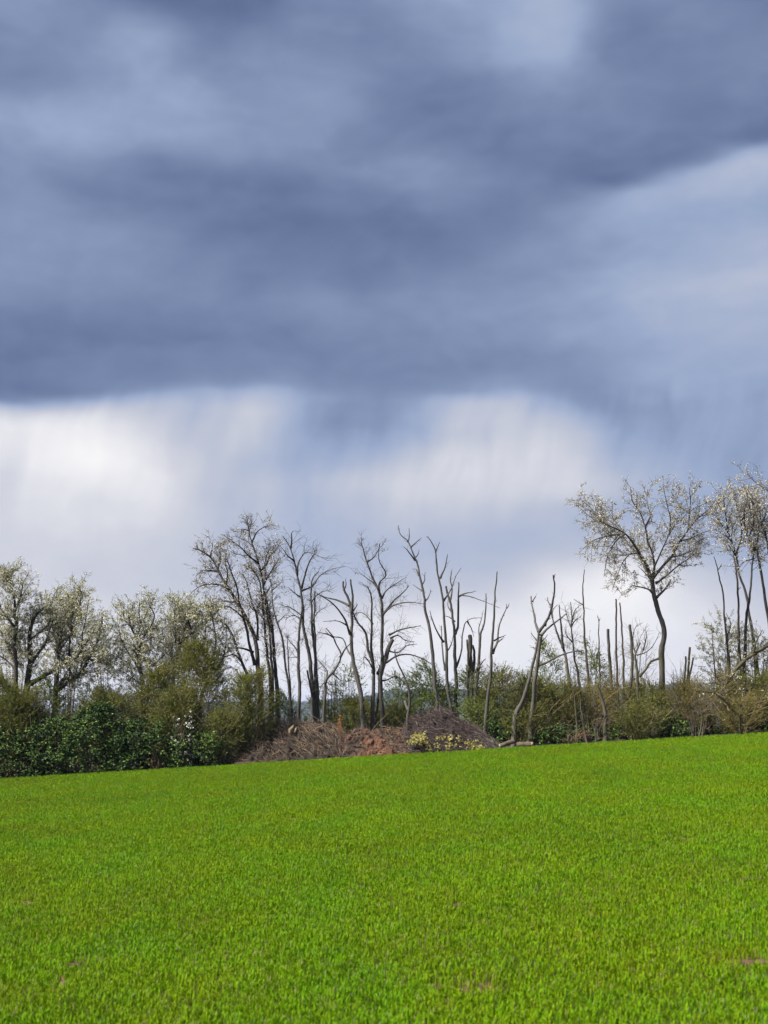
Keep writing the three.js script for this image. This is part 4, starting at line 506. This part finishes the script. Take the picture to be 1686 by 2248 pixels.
// ---------------------------------------------------------------- heaps of cut brush at the field edge
function heap(name, label, category, x0, x1, dist, deep, prof, core, c, seed, sticks) {
  const R = rng(seed), cx = (x0 + x1) / 2, root = thing(name, label, category, cx, -dist), hw = (x1 - x0) / 2, base = land(cx, -dist);
  const g0 = (x, z) => land(cx + x, -dist + z) - base;
  const H = (x, z) => { // height over the ground: an uneven mound
    const t = clamp((x + hw) / (2 * hw), 0, 1) * (prof.length - 1), i = Math.min(prof.length - 2, Math.floor(t)), top = lerp(prof[i], prof[i + 1], smooth(0, 1, t - i)), e = Math.max(0, 1 - Math.pow(Math.abs(z) / deep, 1.5));
    return top * Math.pow(e, .85) * (1 + .42 * fbm((cx + x) * 1.8, z * 1.8, seed, 4));
  };
  const geo = new Geo(), nx = 130, nz = 64;
  for (let i = 0; i <= nx; i++) for (let j = 0; j <= nz; j++) {
    const x = lerp(-hw, hw, i / nx), z = lerp(-deep, deep, j / nz), lump = .22 * fbm((cx + x) * 3.4, z * 3.4, seed + 3, 5), edge = i === 0 || i === nx || j === 0 || j === nz;
    geo.vert(x, g0(x, z) + (edge ? -.15 : H(x, z) * .86 + lump * Math.min(1, H(x, z) * 3) - .04), z + lump, 0, 1, 0, core(x, z, R));
  }
  for (let i = 0; i < nx; i++) for (let j = 0; j < nz; j++) { const a = i * (nz + 1) + j, b = a + nz + 1; geo.i.push(a, a + 1, b, b, a + 1, b + 1); }
  const gg = geo.build(); gg.computeVertexNormals();
  const m = new THREE.Mesh(gg, heapMat); m.name = 'core'; m.castShadow = m.receiveShadow = true; root.add(m);
  const twigs = new Geo();
  for (const st of sticks) for (let i = 0; i < st.n; i++) {
    const x = lerp(st.x0, st.x1, R()) - cx, z = deep * (R() * 1.75 - .75), h = H(x, z), y = g0(x, z) + h * (st.low ? R() * .7 : .8 + .25 * R()) - .02;
    if (h < .06) continue;
    const yaw = st.yaw + (R() - .5) * st.fan, pitch = st.pitch + (R() - .5) * st.fan2, L = lerp(st.l[0], st.l[1], R() * R());
    const dir = V(Math.cos(yaw) * Math.cos(pitch), Math.sin(pitch), Math.sin(yaw) * Math.cos(pitch));
    const n = L > .5 ? 5 : 3, d = dir.clone(), q = V(x, y, z).addScaledVector(dir, -L * .4), pts = [q.clone()];
    for (let k = 0; k < n; k++) { d.addScaledVector(dirR(R), st.bend).normalize(); d.y -= st.sag; d.normalize(); q.addScaledVector(d, L / n); const f = g0(q.x, q.z) + .02; if (q.y < f) q.y = f; pts.push(q.clone()); }
    const r = lerp(st.r[0], st.r[1], R()), v = .28 + 1.05 * Math.pow(R(), 2.6) + .15 * R(), tc = mix3(st.c[0], st.c[1], R()).map((k) => k * v);
    if (st.big) new Geo().tube(pts, pts.map((_, k) => lerp(r, r * .55, k / n)), 6, (k, s) => s < 0 ? [.5, .4, .28] : tc).mesh('branch', bark, root);
    else twigs.tube(pts, pts.map((_, k) => lerp(r, r * .35, k / n)), 3, () => tc);
  }
  twigs.mesh('twigs', twigMat, root, 'stuff');
  if (name === 'soil_heap') { // loose clods
    const cl = new Geo();
    for (let i = 0; i < 900; i++) {
      const x = (R() * 2 - 1) * hw * .92, z = deep * (R() * 1.9 - .95), y = g0(x, z) + H(x, z) * .86, r = .018 + .065 * R() * R() * R(), q = .5 + .8 * R(), c = mix3([.085 * q, .050 * q, .032 * q], [.19 * q, .085 * q, .042 * q], R()), b = cl.nv;
      const six = [V(1, 0, 0), V(-1, 0, 0), V(0, 1, 0), V(0, -1, 0), V(0, 0, 1), V(0, 0, -1)].map((v) => v.multiplyScalar(r * (.6 + .8 * R())).addScaledVector(dirR(R), r * .35));
      six.forEach((v) => cl.vert(x + v.x, y + v.y * .8, z + v.z, 0, 1, 0, c));
      for (const [u, v, w] of [[0, 2, 4], [4, 2, 1], [1, 2, 5], [5, 2, 0], [4, 3, 0], [1, 3, 4], [5, 3, 1], [0, 3, 5]]) cl.i.push(b + u, b + w, b + v);
    }
    cl.mesh('clods', clodMat, root, 'stuff');
  }
  return { root, H, g0, cx, R };
}
const clodMat = new THREE.MeshStandardMaterial({ vertexColors: true, roughness: 1, side: THREE.DoubleSide });
const heapMat = new THREE.MeshStandardMaterial({ vertexColors: true, roughness: 1 });
const TAN = [[.215, .138, .083], [.30, .225, .152]], GREYT = [[.185, .132, .095], [.265, .215, .165]], PURPLE = [[.080, .050, .048], [.125, .082, .078]];
heap('brown_brush_heap', 'large heap of tan and brown cut branches at the field edge, left of centre', 'brush heap', -5.15, -1.0, 47.95, 1.5, [.12, .75, 1.2, 1.32, 1.22, 1.15, 1.0, .35],
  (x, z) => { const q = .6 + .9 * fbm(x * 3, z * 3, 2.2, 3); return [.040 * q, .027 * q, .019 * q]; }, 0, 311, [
    { n: 1500, x0: -4.9, x1: -1.1, l: [.3, 1.3], r: [.005, .009], yaw: .5, fan: 2.6, pitch: -.35, fan2: .9, bend: .2, sag: .06, c: TAN },
    { n: 700, x0: -4.2, x1: -1.2, l: [.4, 1.5], r: [.006, .010], yaw: .9, fan: 1.2, pitch: -.6, fan2: .6, bend: .14, sag: .1, c: GREYT },
    { n: 70, x0: -4.7, x1: -1.2, l: [.6, 1.7], r: [.010, .026], yaw: .4, fan: 3.2, pitch: .0, fan2: 1.2, bend: .12, sag: .03, c: TAN, big: 1 },
    { n: 26, x0: -5.0, x1: -3.6, l: [.7, 1.4], r: [.018, .032], yaw: .2, fan: 3.0, pitch: .1, fan2: .9, bend: .08, sag: .02, c: TAN, big: 1, low: 1 },
  ]);
heap('soil_heap', 'heap of crumbly reddish brown soil and roots between the two brush heaps', 'soil heap', -1.7, 1.1, 47.85, 1.45, [.35, .85, 1.0, .92, .95, .8, .3],
  (x, z) => { const q = .55 + 1.0 * fbm(x * 3.4, z * 3.4, 5.2, 4), k = smooth(-.1, .2, fbm(x * 1.4, z * 1.4, 9.2, 3)); return mix3([.070 * q, .043 * q, .029 * q], [.150 * q, .068 * q, .034 * q], k); }, 0, 521, [
    { n: 650, x0: -1.5, x1: 1.0, l: [.08, .6], r: [.004, .008], yaw: .4, fan: 5, pitch: 0, fan2: 1.4, bend: .3, sag: .05, c: [[.17, .11, .075], [.3, .24, .18]] },
    { n: 260, x0: .0, x1: 1.1, l: [.2, .8], r: [.005, .009], yaw: .7, fan: 3, pitch: -.3, fan2: 1.2, bend: .25, sag: .05, c: TAN },
    { n: 18, x0: -.9, x1: 1.0, l: [.4, 1.0], r: [.010, .018], yaw: .4, fan: 4, pitch: .3, fan2: 1.5, bend: .15, sag: .0, c: GREYT, big: 1 },
  ]);
heap('dark_brush_heap', 'rounded heap of dark purplish fine brushwood at the field edge, right of centre', 'brush heap', .3, 3.9, 47.9, 1.45, [.55, 1.0, 1.22, 1.36, 1.2, .85, .5, .1],
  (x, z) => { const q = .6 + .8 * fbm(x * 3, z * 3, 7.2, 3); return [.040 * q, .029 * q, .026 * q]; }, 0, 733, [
    { n: 1500, x0: .9, x1: 3.2, l: [.35, 1.2], r: [.004, .007], yaw: .25, fan: 1.6, pitch: -.2, fan2: .7, bend: .16, sag: .08, c: PURPLE },
    { n: 700, x0: .3, x1: 3.8, l: [.3, 1.1], r: [.004, .008], yaw: .7, fan: 2.4, pitch: -.4, fan2: .9, bend: .2, sag: .08, c: [[.19, .14, .11], [.27, .22, .18]] },
    { n: 420, x0: 2.4, x1: 3.9, l: [.3, .9], r: [.004, .008], yaw: .5, fan: 1.4, pitch: -.5, fan2: .6, bend: .16, sag: .06, c: [[.14, .105, .10], [.21, .18, .165]] },
    { n: 14, x0: .4, x1: 1.3, l: [.7, 1.4], r: [.009, .015], yaw: -2.4, fan: 1.4, pitch: .45, fan2: .6, bend: .12, sag: .06, c: TAN, big: 1 },
  ]);
{ // leafy clippings tipped in front of the dark heap
  const R = rng(88), root = thing('leaf_clippings', 'pile of yellow and cream variegated leaf clippings in front of the dark brush heap', 'clippings', 2.1, -46.75), lv = new Geo(), st = new Geo(), base = land(2.1, -46.75);
  const C = [[.52, .46, .12], [.62, .58, .30], [.36, .38, .08], [.22, .28, .06], [.46, .28, .10]];
  for (let i = 0; i < 520; i++) {
    const u = R(), x = -1.25 + 2.35 * u, hmax = .16 + .36 * Math.exp(-Math.pow((x + .1) / .7, 2)) + .30 * Math.exp(-Math.pow((x + 1.0) / .3, 2)), z = (R() - .5) * .8;
    const low = x < -.72 ? .28 : 0, y = land(2.1 + x, -46.75 + z) - base + low + (hmax - low * .5) * R() * Math.sqrt(Math.max(0, 1 - Math.abs(z) * 1.6));
    if (fbm(x * 2.4, y * 2.4, z * 2 + 4, 2) < -.12) continue;
    const d0 = dirR(R), pts = shoot(R, V(x, y + .02, z), d0, .14, .1, 2); st.tube(pts, [.006, .005, .003], 3, () => [.2, .16, .08]);
    for (let k = 0; k < 5; k++) { const [p] = along(pts, R()), d = dirR(R), s = across(R, d), L = .05 + .04 * R(), q = R(); lv.leaf(p.x, Math.max(p.y, land(2.1 + p.x, -46.75 + p.z) - base + .01), p.z, d.x, Math.abs(d.y), d.z, s.x, s.y, s.z, L, L * .6, q < .4 ? C[0] : q < .65 ? C[1] : q < .8 ? C[2] : q < .93 ? C[3] : C[4]); }
  }
  st.mesh('stems', twigMat, root, 'stuff'); lv.mesh('foliage', leafMat, root, 'stuff');
}
function log(label, x, dist, len, r, turn, tilt, c) {
  const root = thing('cut_log', label, 'log', x, -dist, 'cut logs lying at the field edge', turn), pts = [];
  for (let i = 0; i <= 8; i++) pts.push(V(lerp(-len / 2, len / 2, i / 8), r * .85 + Math.sin(tilt) * len * i / 8, .02 * Math.sin(i)));
  const R = rng(Math.round(len * 999));
  new Geo().tube(pts, pts.map((_, i) => r * (1 + .06 * Math.sin(i * 1.7))), 12, (i, k) => mix3(c, c.map((v) => v * .6), .5 + fbm(i * .7, k, len * 9, 2)), false).mesh('bark', bark, root);
  for (const e of [0, 8]) { const g = new Geo(), d = pts[e ? 8 : 1].clone().sub(pts[e ? 7 : 0]).normalize().multiplyScalar(e ? 1 : -1), q = pts[e]; g.tube([q.clone().addScaledVector(d, -.01), q.clone().addScaledVector(d, .012)], [r * .97, r * .93], 12, (i, k) => [.26 + .03 * Math.sin(k * 3), .19, .12]); g.mesh('cut_end', twigMat, root); }
}
log('sawn log tilted up to the right, beside the right end of the dark brush heap', 3.98, 46.75, .5, .075, .5, .30, [.17, .13, .095]);
log('short thick sawn log lying flat at the foot of the crossing dead trunks', 4.58, 46.75, .5, .085, -.5, .03, [.15, .115, .08]);
{ // rust-brown seed head standing over the soil
  const R = rng(5), root = thing('dried_dock_plant', 'rust-brown dried seed stalk standing upright between brown brush heap and soil', 'dried plant', -1.43, -46.75), st = new Geo(), sd = new Geo();
  st.tube([V(0, -.05, 0), V(.01, .6, .01), V(0, 1.38, 0)], [.011, .009, .005], 5, () => [.24, .12, .06]).mesh('stalk', twigMat, root);
  for (let i = 0; i < 420; i++) { const y = .78 + .6 * R(), w = .09 * Math.sin((y - .72) / .68 * Math.PI) + .02, a = R() * 6.28, d = dirR(R), s = across(R, d); sd.leaf(Math.cos(a) * w * R(), y, Math.sin(a) * w * R(), d.x, d.y, d.z, s.x, s.y, s.z, .03, .02, mix3([.25, .10, .05], [.36, .17, .08], R())); }
  sd.mesh('seed_head', twigMat, root);
}
{ // pale split stump tipped onto the brown heap
  const root = thing('split_stump', 'pale split wedge of wood lying on top of the brown brush heap', 'stump', -2.98, -47.35, undefined, .3, land(-2.98, -47.35) + 1.0), g = new Geo();
  g.tube([V(-.13, -.14, 0), V(-.10, -.02, .01), V(-.02, .07, .01), V(.01, .15, 0)], [.07, .085, .05, .012], 7, (i, k) => k < 0 ? [.42, .33, .22] : mix3([.34, .26, .17], [.20, .145, .095], .5 + .5 * Math.sin(k * 2.1 + i)));
  g.mesh('wood', bark, root);
  const h = new Geo(); h.tube([V(.02, -.12, .03), V(.08, -.01, .04), V(.09, .08, .03)], [.045, .04, .008], 6, () => [.36, .28, .19]); h.mesh('splinter', bark, root);
}

// ---------------------------------------------------------------- the young cereal crop
{
  const R = rng(2024), mat = new THREE.MeshPhysicalMaterial({ vertexColors: true, roughness: 0.6, specularIntensity: 0.12, transmission: 0.45, thickness: 0, side: THREE.DoubleSide });
  const variants = [];
  for (let v = 0; v < 6; v++) {
    const g = new Geo(), nb = 13;
    for (let b = 0; b < nb; b++) {
      const a = R() * 6.28, q = .055 * Math.sqrt(R()), x = Math.cos(a) * q, z = Math.sin(a) * q, h = .034 + .040 * R(), lean = .15 + .75 * R() * R(), la = R() * 6.28, lx = Math.cos(la) * lean, lz = Math.sin(la) * lean, w = .0026 + .0018 * R(), wx = -Math.sin(la + .6 * (R() - .5)) * w, wz = Math.cos(la) * w;
      const pick = R(), c = (pick > .965 ? [.30, .25, .10] : pick < .55 ? [.172, .305, .003] : pick < .85 ? [.212, .335, .003] : [.138, .268, .004]).map((k) => k * (.85 + .3 * R()));
      const mx = x + lx * h * .35, mz = z + lz * h * .35, my = h * .62, tx = x + lx * h, tz = z + lz * h, ty = h * (1 - .32 * lean);
      const nx = -lx * .5, ny = .75, nz = -lz * .5;
      const i0 = g.vert(x - wx, -.01, z - wz, nx, ny, nz, c), i1 = g.vert(x + wx, -.01, z + wz, nx, ny, nz, c), i2 = g.vert(mx - wx, my, mz - wz, nx, ny, nz, c), i3 = g.vert(mx + wx, my, mz + wz, nx, ny, nz, c), i4 = g.vert(tx, ty, tz, nx, ny, nz, c);
      g.i.push(i0, i1, i2, i1, i3, i2, i2, i3, i4);
    }
    variants.push({ g: g.build(true), m: [], c: [] });
  }
  const M = new THREE.Matrix4(), Q = new THREE.Quaternion(), UP = V(0, 1, 0), P = V(), S = V(), col = new THREE.Color();
  for (let d = 5; d < 46.6;) {
    const s = .044 + .0012 * d, half = d * .30 + 3.2;
    for (let x = -half; x < half; x += s) {
      const px = x + (R() - .5) * s * 1.6, pd = d + (R() - .5) * s * 1.6;
      if (pd > 46.25 + .18 * N3(px * .9, 3, 1) + .08 * R()) continue;
      const thin = fbm(px * 1.5, pd * .8, 4.4, 3), bare = fbm(px * .9 + 40, pd * .9, 8.8, 3);
      if (bare > .15 + .010 * pd && R() < .74) continue;
      const tone = fbm(px * .5, pd * .22, 1.2, 3) + .6 * fbm(px * 2.6, pd * 1.6, 9.2, 2), hue = fbm(px * .9 + 20, pd * .4, 6.2, 3) + .5 * fbm(px * 3.1, pd * 2.1, 3.2, 2);
      P.set(px, land(px, -pd), -pd); Q.setFromAxisAngle(UP, R() * 6.28);
      const k = (.85 + .4 * R()) * (1 + .45 * thin); S.set(k, k * (.9 + .25 * R()), k); M.compose(P, Q, S);
      const v = variants[Math.floor(R() * 6)]; v.m.push(M.clone());
      const j = 1 + .16 * (R() - .5); v.c.push([clamp(.96 + .32 * hue + .12 * tone, .6, 1.3) * j, clamp(.98 + .22 * tone, .7, 1.2) * j, clamp(.95 - .4 * hue, .4, 1.5) * j]);
    }
    d += s;
  }
  let total = 0;
  const crop = new THREE.Group(); crop.name = 'young_wheat'; crop.userData = { label: 'bright green field of short young wheat filling the whole foreground', category: 'crop', kind: 'stuff' };
  variants.forEach((v) => {
    const im = new THREE.InstancedMesh(v.g, mat, v.m.length); im.name = 'blades'; im.userData.kind = 'stuff';
    v.m.forEach((m, i) => { im.setMatrixAt(i, m); im.setColorAt(i, col.setRGB(...v.c[i])); });
    im.castShadow = im.receiveShadow = true; crop.add(im); total += v.m.length;
  });
  scene.add(crop);
}
renderer.render(scene, camera);
